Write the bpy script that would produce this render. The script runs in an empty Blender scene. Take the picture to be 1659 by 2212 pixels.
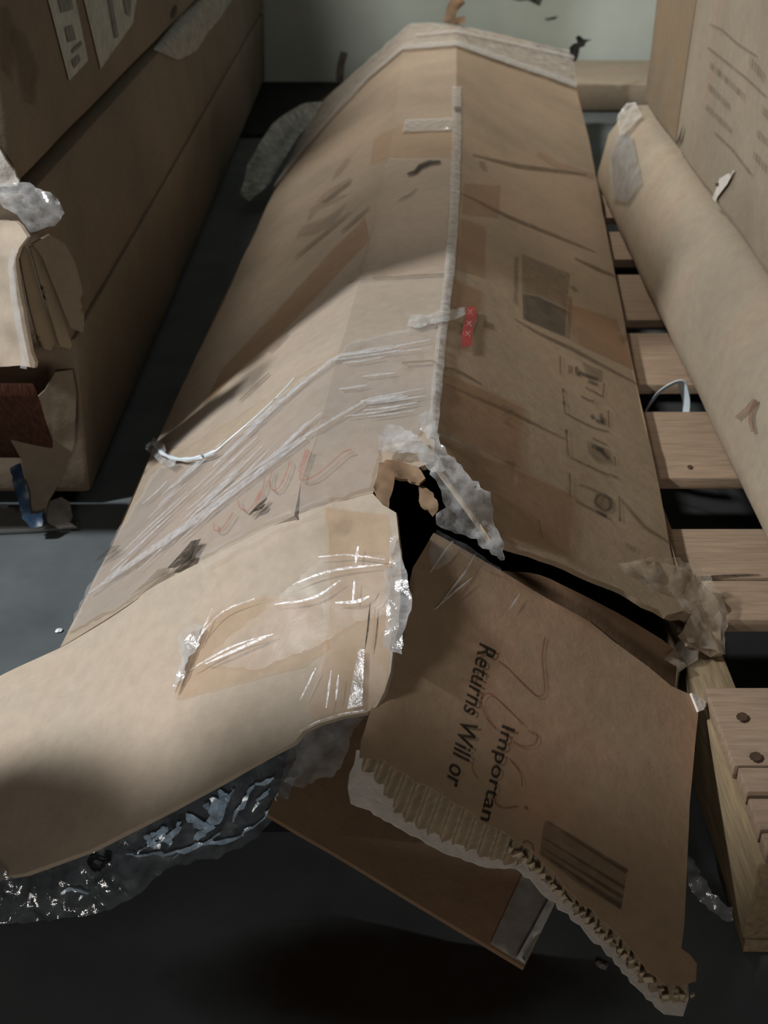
import bpy, bmesh, math, random
from mathutils import Vector, Matrix, noise
from mathutils.bvhtree import BVHTree
from mathutils.geometry import delaunay_2d_cdt

random.seed(7)
V = Vector
sc = bpy.context.scene
COL = sc.collection

# ------------------------------------------------------------------ camera
CAM_H = 0.95
FPX = 2600.0
PITCH = math.atan(1506.0 / FPX)
CP, SP = math.cos(PITCH), math.sin(PITCH)
CAM = V((0, 0, CAM_H))
cam_data = bpy.data.cameras.new('camera')
cam = bpy.data.objects.new('camera', cam_data)
COL.objects.link(cam)
cam.location = CAM
cam.rotation_euler = (math.pi / 2 - PITCH, 0, 0)
cam_data.sensor_fit = 'HORIZONTAL'
cam_data.sensor_width = 36.0
cam_data.lens = 36.0 * FPX / 1659.0
cam_data.clip_start = 0.02
cam_data.dof.use_dof = True
cam_data.dof.focus_distance = 1.28
cam_data.dof.aperture_fstop = 11.0
sc.camera = cam

# ------------------------------------------------------------------ world, lights, exposure
world = bpy.data.worlds.new('world')
sc.world = world
world.use_nodes = True
bg = world.node_tree.nodes['Background']
bg.inputs['Color'].default_value = (0.80, 0.86, 0.9, 1)
bg.inputs['Strength'].default_value = 0.014


def area(name, loc, target, size, power, color, size_y=None, spread=180):
    d = bpy.data.lights.new(name, 'AREA')
    d.energy = power
    d.color = color
    d.size = size
    d.spread = math.radians(spread)
    if size_y:
        d.shape = 'RECTANGLE'
        d.size_y = size_y
    o = bpy.data.objects.new(name, d)
    COL.objects.link(o)
    o.location = loc
    o.rotation_euler = (V(target) - V(loc)).to_track_quat('-Z', 'Y').to_euler()
    return o


area('left_key_lamp', (-2.2, 0.90, 2.35), (0.0, 1.5, 0.2), 0.20, 98, (0.93, 0.97, 1.0))  # key lamp, high on the left
area('ceiling_lamp', (-0.95, 3.5, 3.05), (0.7, 4.1, 0.3), 0.4, 30, (1.0, 0.97, 0.91), None, 104)
area('front_fill', (-0.1, -1.7, 1.0), (-0.1, 1.0, 0.1), 0.35, 1.5, (1.0, 0.94, 0.87), None, 60)  # weak fill added behind the camera for front-facing parts

sc.view_settings.view_transform = 'Standard'
sc.view_settings.look = 'None'
sc.view_settings.gamma = 1.0
sc.view_settings.exposure = 0.0
sc.view_settings.use_curve_mapping = False


# ------------------------------------------------------------------ projection helpers
def ray(px, py):
    u, v = (px - 829.5) / FPX, (py - 1106.0) / FPX
    return V((u, CP - v * SP, -SP - v * CP))


def P(px, py, z):
    d = ray(px, py)
    return CAM + d * ((z - CAM_H) / d.z)


def PY(px, py, y):
    d = ray(px, py)
    return CAM + d * (y / d.y)


def lin(c):
    return tuple(((x / 255) / 12.92 if x / 255 <= 0.04045 else ((x / 255 + 0.055) / 1.055) ** 2.4) for x in c)


# ------------------------------------------------------------------ materials
def new_mat(name):
    m = bpy.data.materials.new(name)
    m.use_nodes = True
    nt = m.node_tree
    b = nt.nodes['Principled BSDF']
    return m, nt, b


def N(nt, typ, **kw):
    n = nt.nodes.new(typ)
    for k, v in kw.items():
        if k.startswith('i_'):
            n.inputs[k[2:].replace('_', ' ')].default_value = v
        else:
            setattr(n, k, v)
    return n


def L(nt, a, b):
    nt.links.new(a, b)


def noise_tex(nt, scale, detail=4.0, rough=0.55, stretch=None):
    g = N(nt, 'ShaderNodeNewGeometry')
    src = g.outputs['Position']
    if stretch:
        mp = N(nt, 'ShaderNodeMapping')
        mp.inputs['Scale'].default_value = stretch
        L(nt, src, mp.inputs['Vector'])
        src = mp.outputs['Vector']
    t = N(nt, 'ShaderNodeTexNoise')
    t.inputs['Scale'].default_value = scale
    t.inputs['Detail'].default_value = detail
    t.inputs['Roughness'].default_value = rough
    L(nt, src, t.inputs['Vector'])
    return t.outputs['Fac']


def ramp(nt, fac, stops):
    r = N(nt, 'ShaderNodeValToRGB')
    el = r.color_ramp.elements
    while len(el) < len(stops):
        el.new(0.5)
    for e, (p, c) in zip(el, stops):
        e.position = p
        e.color = (*c, 1)
    L(nt, fac, r.inputs['Fac'])
    return r.outputs['Color']


def mixc(nt, fac, a, b, mode='MIX'):
    m = N(nt, 'ShaderNodeMix', data_type='RGBA', blend_type=mode)
    for sock, val in ((m.inputs[0], fac), (m.inputs[6], a), (m.inputs[7], b)):
        if hasattr(val, 'links'):
            L(nt, val, sock)
        elif isinstance(val, tuple):
            sock.default_value = (*val, 1) if len(val) == 3 else val
        else:
            sock.default_value = val
    return m.outputs[2]


def cardboard(name, col, var=0.16, tint=(0.5, 0.30, 0.19), tint_amt=0.35, rough=0.72, spec=0.25, stain=0.0, bump=0.25):
    m, nt, b = new_mat(name)
    c = V(col)
    big = noise_tex(nt, 3.2, 3)
    fine = noise_tex(nt, 60, 5, 0.65)
    base = ramp(nt, big, [(0.3, tuple(c * (1 - var))), (0.7, tuple(c * (1 + var)))])
    t2 = noise_tex(nt, 6.5, 2)
    f2 = ramp(nt, t2, [(0.46, (0, 0, 0)), (0.62, (tint_amt,) * 3)])
    base = mixc(nt, f2, base, tint)
    f3 = ramp(nt, fine, [(0.3, (0.9,) * 3), (0.7, (1.06,) * 3)])
    base = mixc(nt, 1.0, base, f3, 'MULTIPLY')
    if stain:
        st = noise_tex(nt, 2.1, 5, 0.6)
        fs = ramp(nt, st, [(0.52, (0, 0, 0)), (0.66, (stain,) * 3)])
        base = mixc(nt, fs, base, tuple(c * 0.45))
    L(nt, base, b.inputs['Base Color'])
    b.inputs['Roughness'].default_value = rough
    b.inputs['Specular IOR Level'].default_value = spec
    bp = N(nt, 'ShaderNodeBump')
    bp.inputs['Strength'].default_value = bump
    bp.inputs['Distance'].default_value = 0.004
    L(nt, noise_tex(nt, 38, 4, 0.6), bp.inputs['Height'])
    L(nt, bp.outputs['Normal'], b.inputs['Normal'])
    return m


def plain(name, col, rough=0.6, spec=0.3, var=0.15, scale=25, metal=0.0, bump=0.0, stretch=None):
    m, nt, b = new_mat(name)
    c = V(col)
    f = noise_tex(nt, scale, 5, 0.6, stretch)
    L(nt, ramp(nt, f, [(0.3, tuple(c * (1 - var))), (0.7, tuple(c * (1 + var)))]), b.inputs['Base Color'])
    b.inputs['Roughness'].default_value = rough
    b.inputs['Specular IOR Level'].default_value = spec
    b.inputs['Metallic'].default_value = metal
    if bump:
        bp = N(nt, 'ShaderNodeBump')
        bp.inputs['Strength'].default_value = bump
        bp.inputs['Distance'].default_value = 0.004
        L(nt, f, bp.inputs['Height'])
        L(nt, bp.outputs['Normal'], b.inputs['Normal'])
    return m


def film(name, haze=0.2, haze_col=(0.8, 0.79, 0.77), gloss=0.10, rough=0.16, tint=(1, 1, 1), scale=45, hvar=0.6, stretch=None, bump=0.4):
    """clear plastic: partly clear, partly hazy, with a glossy skin and wrinkles"""
    m, nt, b = new_mat(name)
    nt.nodes.remove(b)
    out = nt.nodes['Material Output']
    tr = N(nt, 'ShaderNodeBsdfTransparent')
    tr.inputs['Color'].default_value = (*tint, 1)
    df = N(nt, 'ShaderNodeBsdfDiffuse')
    df.inputs['Color'].default_value = (*haze_col, 1)
    gl = N(nt, 'ShaderNodeBsdfGlossy')
    gl.inputs['Roughness'].default_value = rough
    gl.inputs['Color'].default_value = (1, 1, 1, 1)
    f = noise_tex(nt, scale, 5, 0.6, stretch)
    bp = N(nt, 'ShaderNodeBump')
    bp.inputs['Strength'].default_value = bump
    bp.inputs['Distance'].default_value = 0.006
    L(nt, f, bp.inputs['Height'])
    L(nt, bp.outputs['Normal'], gl.inputs['Normal'])
    h = ramp(nt, f, [(0.3, (haze * (1 - hvar),) * 3), (0.72, (min(1, haze * (1 + hvar)),) * 3)])
    m1 = N(nt, 'ShaderNodeMixShader')
    L(nt, h, m1.inputs[0]); L(nt, tr.outputs[0], m1.inputs[1]); L(nt, df.outputs[0], m1.inputs[2])
    lw = N(nt, 'ShaderNodeLayerWeight')
    lw.inputs['Blend'].default_value = 0.25
    mt = N(nt, 'ShaderNodeMath', operation='MULTIPLY_ADD')
    L(nt, lw.outputs['Fresnel'], mt.inputs[0])
    mt.inputs[1].default_value = 0.16
    mt.inputs[2].default_value = gloss
    m2 = N(nt, 'ShaderNodeMixShader')
    L(nt, mt.outputs[0], m2.inputs[0]); L(nt, m1.outputs[0], m2.inputs[1]); L(nt, gl.outputs[0], m2.inputs[2])
    L(nt, m2.outputs[0], out.inputs['Surface'])
    return m


def ink(name, col, alpha=0.8, scale=120, wear=0.35):
    m, nt, b = new_mat(name)
    b.inputs['Base Color'].default_value = (*col, 1)
    b.inputs['Roughness'].default_value = 0.7
    b.inputs['Specular IOR Level'].default_value = 0.15
    f = noise_tex(nt, scale, 4, 0.6)
    a = ramp(nt, f, [(0.3, (alpha * (1 - wear),) * 3), (0.65, (alpha,) * 3)])
    L(nt, a, b.inputs['Alpha'])
    return m


KRAFT = (0.34, 0.255, 0.17)
M = {}
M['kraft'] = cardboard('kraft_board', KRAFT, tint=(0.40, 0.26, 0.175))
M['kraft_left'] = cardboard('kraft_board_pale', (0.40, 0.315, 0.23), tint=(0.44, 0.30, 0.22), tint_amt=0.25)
M['kraft_flap'] = cardboard('kraft_flap', (0.46, 0.375, 0.285), var=0.06, tint=(0.52, 0.36, 0.26), tint_amt=0.2, bump=0.06)
M['tape_rim'] = film('tape_rim', 0.75, haze_col=(0.7, 0.68, 0.62), gloss=0.05, rough=0.2, hvar=0.2)
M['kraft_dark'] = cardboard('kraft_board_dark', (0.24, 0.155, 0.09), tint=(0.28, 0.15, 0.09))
M['kraft_red'] = cardboard('kraft_board_reddish', (0.33, 0.225, 0.14), tint=(0.42, 0.23, 0.14), tint_amt=0.5)
M['kraft_right'] = cardboard('kraft_right_cartons', (0.33, 0.27, 0.195), tint=(0.34, 0.22, 0.15), tint_amt=0.25)
M['kraft_plain'] = cardboard('kraft_plain_carton', (0.24, 0.185, 0.12), tint=(0.28, 0.17, 0.09), tint_amt=0.4)
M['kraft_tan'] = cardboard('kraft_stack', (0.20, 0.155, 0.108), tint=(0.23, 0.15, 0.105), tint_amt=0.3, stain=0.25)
M['liner'] = cardboard('torn_liner', (0.66, 0.60, 0.53), var=0.1, tint_amt=0.1, bump=0.6)
M['flute'] = cardboard('flute_paper', (0.48, 0.38, 0.26), var=0.1, tint_amt=0.1, bump=0.5)
M['film'] = film('stretch_film', 0.07, gloss=0.004, rough=0.36, bump=0.15, hvar=0.3)
M['streak'] = film('film_streak', 0.30, haze_col=(0.80, 0.80, 0.82), gloss=0.12, rough=0.14, scale=120, hvar=0.6)
M['film_wrap'] = film('stretch_wrap_layers', 0.22, haze_col=(0.62, 0.56, 0.53), gloss=0.06, rough=0.22, scale=30, hvar=0.25)
M['film_far'] = film('wrap_film_far', 0.45, haze_col=(0.58, 0.52, 0.46), gloss=0.05, rough=0.3)
M['film_warm'] = film('warm_tape_band', 0.16, haze_col=(0.62, 0.46, 0.38), gloss=0.02, rough=0.25, hvar=0.3)
M['film_tan'] = film('dusty_film', 0.30, haze_col=(0.42, 0.35, 0.27), gloss=0.05, rough=0.2)
M['film_white'] = film('crumpled_wrap', 0.42, haze_col=(0.62, 0.60, 0.58), gloss=0.09, rough=0.14, scale=60)
M['film_grey'] = film('grey_wrap', 0.35, haze_col=(0.35, 0.36, 0.37), gloss=0.08, rough=0.18)
M['bag'] = film('clear_bag', 0.16, haze_col=(0.45, 0.5, 0.56), gloss=0.12, rough=0.12, tint=(0.75, 0.78, 0.8), scale=50)
M['bag_highlight'] = film('bag_highlight', 0.85, haze_col=(0.60, 0.80, 1.0), gloss=0.25, rough=0.15, scale=90)
M['tape'] = film('packing_tape', 0.07, haze_col=(0.62, 0.46, 0.34), gloss=0.002, rough=0.36, tint=(0.98, 0.925, 0.87), scale=30, bump=0.1)
M['tape_brown'] = film('brown_tape', 0.12, haze_col=(0.33, 0.19, 0.11), gloss=0.004, rough=0.35, tint=(0.975, 0.905, 0.845), scale=20, bump=0.1, hvar=0.3)
M['tape_white'] = film('worn_tape', 0.42, haze_col=(0.66, 0.62, 0.58), gloss=0.06, rough=0.2, scale=70)
M['tape_grey'] = film('tape_on_flap', 0.5, haze_col=(0.46, 0.44, 0.40), gloss=0.05, rough=0.25, scale=20)
M['ink'] = ink('black_print', (0.02, 0.016, 0.012), 0.95, 120, 0.2)
M['ink_faint'] = ink('worn_print', (0.05, 0.04, 0.03), 0.5, 90, 0.5)
M['ink_ghost'] = ink('ghost_print', (0.09, 0.065, 0.04), 0.33, 70, 0.6)
M['ink_faded'] = ink('faded_grey_print', (0.08, 0.06, 0.04), 0.20, 60, 0.7)
M['ink_grey'] = ink('grey_print_patch', (0.045, 0.042, 0.036), 0.55, 40, 0.35)
M['ink_red'] = ink('red_marker', (0.20, 0.04, 0.025), 0.5, 90, 0.5)
M['ink_red_pale'] = ink('red_marker_pale', (0.36, 0.10, 0.07), 0.5, 90, 0.6)
M['scratch'] = ink('gouge_dark', (0.02, 0.015, 0.01), 0.92)
M['crease'] = ink('crease_dark', (0.10, 0.065, 0.038), 0.5, 60, 0.5)  # darker brown for crease lines
M['red'] = plain('red_tape', (0.50, 0.05, 0.05), 0.45, 0.4)
M['white_print'] = ink('white_print', (0.75, 0.5, 0.46), 0.6)
M['label'] = plain('paper_label', (0.44, 0.45, 0.42), 0.6, 0.2, 0.2, 40)
M['label_grey'] = plain('label_print', (0.17, 0.175, 0.165), 0.6, 0.2, 0.35, 60)
M['strap'] = plain('white_strapping', (0.72, 0.78, 0.80), 0.35, 0.5, 0.05)
M['wood'] = plain('pallet_wood', (0.28, 0.195, 0.13), 0.75, 0.2, 0.22, 14, bump=0.3, stretch=(1.2, 14, 10))
M['wood_dark'] = plain('pallet_stringer_wood', (0.26, 0.19, 0.11), 0.8, 0.2, 0.25, 14, bump=0.3, stretch=(12, 1.2, 10))
M['knot'] = plain('wood_knot', (0.07, 0.04, 0.025), 0.8, 0.2, 0.3, 90)
M['redwood'] = plain('red_brown_board', (0.075, 0.030, 0.016), 0.8, 0.15, 0.5, 30, bump=0.5, stretch=(8, 1, 2))
M['concrete'] = plain('concrete_floor', (0.105, 0.118, 0.12), 0.62, 0.3, 0.22, 7, bump=0.08)
M['wall'] = plain('painted_wall', (0.58, 0.63, 0.56), 0.6, 0.3, 0.10, 3)
M['soot'] = ink('wall_soot', (0.02, 0.02, 0.015), 0.85, 25, 0.6)
M['matte'] = plain('black_matte', (0.012, 0.012, 0.012), 0.7, 0.2)
M['blue'] = plain('blue_plastic', (0.012, 0.035, 0.07), 0.4, 0.4, 0.3, 40)
M['pale_paper'] = plain('pale_paper', (0.19, 0.17, 0.155), 0.7, 0.2, 0.2, 30)
M['black_scrap'] = plain('black_scrap', (0.02, 0.017, 0.013), 0.6, 0.3)
M['blocker'] = plain('blocker_grey', (0.12, 0.11, 0.10), 0.85, 0.1)
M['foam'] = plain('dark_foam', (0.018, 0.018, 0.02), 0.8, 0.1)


# ------------------------------------------------------------------ object helpers
def tag(o, label, cat, group=None, kind=None):
    o['label'] = label
    if cat:
        o['category'] = cat
    if group:
        o['group'] = group
    if kind:
        o['kind'] = kind
    return o


def thing(name, label, cat, loc=(0, 0, 0), group=None):
    o = bpy.data.objects.new(name, None)
    o.empty_display_size = 0.05
    COL.objects.link(o)
    o.location = loc
    return tag(o, label, cat, group)


def wloc(o):
    p = V(o.location)
    return p + wloc(o.parent) if o.parent else p


def link(name, verts, faces, mat, parent=None, smooth=True, label=None, sharp=True):
    me = bpy.data.meshes.new(name)
    me.from_pydata([tuple(v) for v in verts], [], faces)
    me.update()
    me.materials.append(M[mat] if isinstance(mat, str) else mat)
    if smooth:
        me.polygons.foreach_set('use_smooth', [True] * len(me.polygons))
        if sharp:
            me.set_sharp_from_angle(angle=math.radians(40))
    o = bpy.data.objects.new(name, me)
    COL.objects.link(o)
    c = V((0, 0, 0))
    if verts:
        c = sum((V(v) for v in verts), V()) / len(verts)
    base = wloc(parent) if parent else V()
    me.transform(Matrix.Translation(-c))
    o.location = c - base
    if parent:
        o.parent = parent
    if label:
        o['label'] = label
    return o


class Sup:
    """a support surface to cut sheets from: BVH plus raycast by picture point"""

    def __init__(self, verts, faces):
        self.v, self.f = verts, faces
        self.b = BVHTree.FromPolygons([tuple(x) for x in verts], faces)

    def hit(self, px, py):
        d = ray(px, py).normalized()
        r = self.b.ray_cast(CAM, d, 50)
        if r[0] is None:
            # walk along the ray to the closest approach
            best = None
            lo, st = 0.7, 0.06
            for _ in range(3):
                bt = lo
                for i in range(80 if st == 0.06 else 24):
                    t = lo + i * st
                    nn = self.b.find_nearest(CAM + d * t)
                    if best is None or nn[3] < best[0]:
                        best, bt = (nn[3], V(nn[0]), V(nn[1])), t
                lo, st = bt - st, st / 10
            co, no = best[1], best[2]
        else:
            co, no = V(r[0]), V(r[1])
        if no.dot(CAM - co) < 0:
            no = -no
        return co, no


def merge(*sups):
    vs, fs = [], []
    for s in sups:
        k = len(vs)
        vs += list(s.v)
        fs += [tuple(i + k for i in f) for f in s.f]
    return Sup(vs, fs)


def resample(pts, n):
    d = [0]
    for a, b in zip(pts, pts[1:]):
        d.append(d[-1] + (b - a).length)
    out = []
    for i in range(n):
        t = d[-1] * i / (n - 1)
        k = 0
        while k < len(pts) - 2 and d[k + 1] < t:
            k += 1
        w = (t - d[k]) / max(1e-9, d[k + 1] - d[k])
        out.append(pts[k].lerp(pts[k + 1], w))
    return out


def ruled(a, b, n=14, ext=(0.25, 0.25)):
    """ruled surface between two world polylines, carried on past both"""
    A, B = resample(a, n), resample(b, n)
    vs, fs = [], []
    ts = [-ext[0], 0, 0.5, 1, 1 + ext[1]]
    for p, q in zip(A, B):
        for t in ts:
            vs.append(p + (q - p) * t)
    m = len(ts)
    for i in range(n - 1):
        for j in range(m - 1):
            k = i * m + j
            fs.append((k, k + 1, k + m + 1)); fs.append((k, k + m + 1, k + m))
    return Sup(vs, fs)


def inside(p, poly):
    x, y = p
    c = False
    j = len(poly) - 1
    for i in range(len(poly)):
        xi, yi = poly[i]
        xj, yj = poly[j]
        if (yi > y) != (yj > y) and x < (xj - xi) * (y - yi) / (yj - yi) + xi:
            c = not c
        j = i
    return c


def densify(poly, step, rag=0.0, seed=0, close=True):
    rnd = random.Random(seed)
    out = []
    n = len(poly)
    for i in range(n if close else n - 1):
        a, b = poly[i], poly[(i + 1) % n]
        ragk = rag
        if len(a) > 2:
            ragk = a[2]
        L_ = math.hypot(b[0] - a[0], b[1] - a[1])
        k = max(1, int(L_ / step))
        nx, ny = (-(b[1] - a[1]) / (L_ + 1e-9), (b[0] - a[0]) / (L_ + 1e-9))
        for j in range(k):
            t = j / k
            r = rnd.uniform(-ragk, ragk) if (ragk and j) else 0
            out.append((a[0] + (b[0] - a[0]) * t + nx * r, a[1] + (b[1] - a[1]) * t + ny * r))
    if not close:
        out.append(tuple(poly[-1][:2]))
    return out


def triangulate(poly, step, holes=(), seed=0):
    xs = [p[0] for p in poly]; ys = [p[1] for p in poly]
    rnd = random.Random(seed)
    pts = [V((p[0], p[1])) for p in poly]
    edges = [(i, (i + 1) % len(poly)) for i in range(len(poly))]
    for h in holes:
        k = len(pts)
        pts += [V((p[0], p[1])) for p in h]
        edges += [(k + i, k + (i + 1) % len(h)) for i in range(len(h))]
    y = min(ys) + step * 0.5
    row = 0
    while y < max(ys):
        x = min(xs) + step * (0.5 + 0.5 * (row % 2))
        while x < max(xs):
            q = (x + rnd.uniform(-.15, .15) * step, y + rnd.uniform(-.15, .15) * step)
            if inside(q, poly):
                ok = True
                for p in poly:
                    if abs(p[0] - q[0]) < step * .45 and abs(p[1] - q[1]) < step * .45:
                        ok = False
                        break
                if ok:
                    pts.append(V(q))
            x += step
        y += step * 0.87
        row += 1
    vs, es, fs, *_ = delaunay_2d_cdt(pts, edges, [], 0, 1e-4)
    tris = []
    for f in fs:
        c = (sum(vs[i][0] for i in f) / len(f), sum(vs[i][1] for i in f) / len(f))
        if inside(c, poly) and not any(inside(c, h) for h in holes):
            f = list(f)
            for k in range(1, len(f) - 1):
                tris.append((f[0], f[k], f[k + 1]))
    return [tuple(v) for v in vs], tris


def fb(p, s, o=3):
    return noise.fractal(p * s, 1.0, 2.0, o)


def wavy(amp, scale=4.0, seed=0.0):
    return lambda co, px, py: amp * fb(co + V((seed, seed * 1.7, 0)), scale)


CR = 0.5


def crumple(amp, scale=18.0, seed=0.0, base=0.0):
    def f(co, px, py):
        p = (co + V((seed, seed * 2.3, seed * .7))) * scale
        a = abs(noise.noise(p)) + 0.5 * abs(noise.noise(p * 2.1)) + 0.25 * abs(noise.noise(p * 4.3))
        return base + CR * amp * (0.9 - 1.6 * a)
    return f


def streaks(amp, ang, along=260.0, across=14.0, seed=0.0, base=0.0):
    """tension wrinkles of stretched film, running along one direction"""
    ca, sa = math.cos(ang), math.sin(ang)

    def f(co, px, py):
        a, c = px * ca + py * sa, -px * sa + py * ca
        return base + amp * (noise.noise(V((a / along, c / across, seed))) + 0.5 * noise.noise(V((a / along * 2, c / across * 2.3, seed + 5))))
    return f


def sheet(name, poly, sup, mat, parent=None, step=30, thick=0.004, off=0.0, disp=None, rag=0.0, seed=0, holes=(), label=None, smooth=True, dvec=None):
    pl = densify(poly, step, rag, seed)
    hl = [densify(h, step * .6, rag, seed + 1) for h in holes]
    pts, tris = triangulate(pl, step, hl, seed)
    top, bot = [], []
    nor = []
    for (x, y) in pts:
        co, no = sup.hit(x, y)
        d = off + (disp(co, x, y) if disp else 0.0)
        q = co + (dvec if dvec else no) * d
        top.append(q)
        nor.append(no)
    # make faces look at the camera
    out = []
    for t in tris:
        n = (top[t[1]] - top[t[0]]).cross(top[t[2]] - top[t[0]])
        if n.dot(CAM - top[t[0]]) < 0:
            t = (t[0], t[2], t[1])
        out.append(t)
    vs = list(top)
    fs = list(out)
    if thick > 0:
        k = len(top)
        vs += [p - n * thick for p, n in zip(top, nor)]
        fs += [(a + k, c + k, b + k) for a, b, c in out]
        cnt = {}
        for t in out:
            for a, b in ((t[0], t[1]), (t[1], t[2]), (t[2], t[0])):
                cnt[(a, b)] = 1
        for (a, b) in list(cnt):
            if (b, a) not in cnt:
                fs.append((b, a, a + k)); fs.append((b, a + k, b + k))
    o = link(name, vs, fs, mat, parent, smooth, label, thick > 0)
    o_sup = Sup(top, out)
    return o, o_sup


def ribbon(name, pts, width, sup, mat, parent=None, off=0.0012, step=10, label=None, taper=False, disp=None):
    """a flat strip laid on a surface along picture points (marks, tape edges)"""
    pl = densify(pts, step, 0, 0, close=False)
    vs, fs = [], []
    n = len(pl)
    for i, (x, y) in enumerate(pl):
        a = pl[max(0, i - 1)]; b = pl[min(n - 1, i + 1)]
        dx, dy = b[0] - a[0], b[1] - a[1]
        l_ = math.hypot(dx, dy) + 1e-9
        w = width / 2
        if taper:
            w *= 0.25 + 0.75 * math.sin(math.pi * (i + 0.5) / n)
        for s in (-1, 0, 1):
            qx, qy = x - dy / l_ * w * s, y + dx / l_ * w * s
            co, no = sup.hit(qx, qy)
            d = off + (disp(co, qx, qy) if disp else 0)
            vs.append(co + no * d)
        if i:
            k = (i - 1) * 3
            fs += [(k, k + 1, k + 4, k + 3), (k + 1, k + 2, k + 5, k + 4)]
    return link(name, vs, fs, mat, parent, True, label)


def strokes(name, paths, width, sup, mat, parent, off=0.0012, step=8, label=None):
    for pts in paths:
        pl = densify(smooth_path(pts), step, 0, 0, close=False)
        n = len(pl)
        vs, fs = [], []
        for i, (x, y) in enumerate(pl):
            a = pl[max(0, i - 1)]; b = pl[min(n - 1, i + 1)]
            dx, dy = b[0] - a[0], b[1] - a[1]
            l_ = math.hypot(dx, dy) + 1e-9
            for t in (-.5, .5):
                co, no = sup.hit(x - dy / l_ * width * t, y + dx / l_ * width * t)
                vs.append(co + no * off)
            if i:
                k = (i - 1) * 2
                fs.append((k, k + 1, k + 3, k + 2))
        link(name, vs, fs, mat, parent, True, label)


def smooth_path(pts, n=6):
    if len(pts) < 3:
        return pts
    out = []
    P_ = [pts[0]] + list(pts) + [pts[-1]]
    for i in range(1, len(P_) - 2):
        p0, p1, p2, p3 = P_[i - 1:i + 3]
        for j in range(n):
            t = j / n
            out.append(tuple(0.5 * (2 * p1[k] + (p2[k] - p0[k]) * t + (2 * p0[k] - 5 * p1[k] + 4 * p2[k] - p3[k]) * t * t + (3 * p1[k] - p0[k] - 3 * p2[k] + p3[k]) * t ** 3) for k in (0, 1)))
    out.append(tuple(pts[-1]))
    return out


def blocks(name, polys, sup, mat, parent, off=0.0012, step=14, label=None):
    """flat printed patches, each an object of its own"""
    o = None
    for poly in polys:
        pl = densify(poly, step)
        pts, tris = triangulate(pl, step)
        vs, fs = [], []
        for (x, y) in pts:
            co, no = sup.hit(x, y)
            vs.append(co + no * off)
        for t in tris:
            n = (vs[t[1]] - vs[t[0]]).cross(vs[t[2]] - vs[t[0]])
            fs.append(t if n.dot(CAM - vs[t[0]]) > 0 else (t[0], t[2], t[1]))
        o = link(name, vs, fs, mat, parent, True, label)
    return o


def lettering(name, text, bl, br, tl, sup, mat, parent, off=0.0012, label=None, bold=0.008):
    """print text on a surface; bl, br = ends of the baseline, tl = top of the first capital"""
    c = bpy.data.curves.new(name + '_font', 'FONT')
    c.body = text
    c.resolution_u = 3
    c.offset = bold
    to = bpy.data.objects.new(name + '_font', c)
    COL.objects.link(to)
    dg = bpy.context.evaluated_depsgraph_get()
    dg.update()
    ev = to.evaluated_get(dg)
    me = ev.to_mesh()
    vs0 = [V(v.co) for v in me.vertices]
    fs0 = [tuple(p.vertices) for p in me.polygons]
    ev.to_mesh_clear()
    bpy.data.objects.remove(to)
    bpy.data.curves.remove(c)
    w = max(v.x for v in vs0)
    h = 0.70
    vs = []
    for v in vs0:
        s, t = v.x / w, v.y / h
        x = bl[0] + (br[0] - bl[0]) * s + (tl[0] - bl[0]) * t
        y = bl[1] + (br[1] - bl[1]) * s + (tl[1] - bl[1]) * t
        co, no = sup.hit(x, y)
        vs.append(co + no * off)
    return link(name, vs, fs0, mat, parent, False, label)


def tube(name, pts, r, mat, parent=None, seg=8, label=None):
    """round cord along world points"""
    vs, fs = [], []
    n = len(pts)
    for i, p in enumerate(pts):
        d = (pts[min(n - 1, i + 1)] - pts[max(0, i - 1)]).normalized()
        a = d.orthogonal().normalized()
        b = d.cross(a)
        rr = r[i] if isinstance(r, list) else r
        for k in range(seg):
            t = 2 * math.pi * k / seg
            vs.append(p + (a * math.cos(t) + b * math.sin(t)) * rr)
    for i in range(n - 1):
        for k in range(seg):
            fs.append((i * seg + k, i * seg + (k + 1) % seg, (i + 1) * seg + (k + 1) % seg, (i + 1) * seg + k))
    fs.append(tuple(range(seg))[::-1])
    fs.append(tuple((n - 1) * seg + k for k in range(seg)))
    return link(name, vs, fs, mat, parent, True, label)


def solid(name, near, far, ny, mat, parent=None, bevel=0.008, amp=0.003, label=None, cuts=6, seed=0.0):
    """closed long box: near / far are four (x, y, z) corners in ring order"""
    bm = bmesh.new()
    rings = []
    for i in range(ny + 1):
        t = i / ny
        rings.append([bm.verts.new(V(a).lerp(V(b), t)) for a, b in zip(near, far)])
    m = len(near)
    for i in range(ny):
        for k in range(m):
            bm.faces.new((rings[i][k], rings[i][(k + 1) % m], rings[i + 1][(k + 1) % m], rings[i + 1][k]))
    bm.faces.new(rings[0][::-1])
    bm.faces.new(rings[-1])
    bmesh.ops.recalc_face_normals(bm, faces=bm.faces)
    if bevel:
        es = [e for e in bm.edges if len(e.link_faces) == 2 and e.calc_face_angle(0) > 0.5]
        bmesh.ops.bevel(bm, geom=es, offset=bevel, segments=2, affect='EDGES', profile=0.5)
    if cuts:
        le = [e for e in bm.edges if e.calc_length() > 0.12]
        bmesh.ops.subdivide_edges(bm, edges=le, cuts=cuts, use_grid_fill=True)
    if amp:
        bm.normal_update()
        for v in bm.verts:
            v.co += v.normal * amp * fb(v.co + V((seed, 0, 0)), 5)
    bm.verts.index_update()
    vs = [V(v.co) for v in bm.verts]
    fs = [tuple(v.index for v in f.verts) for f in bm.faces]
    bm.free()
    o = link(name, vs, fs, mat, parent, True, label)
    return o, Sup(vs, [t for f in fs for t in [(f[0], f[k], f[k + 1]) for k in range(1, len(f) - 1)]])


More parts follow.
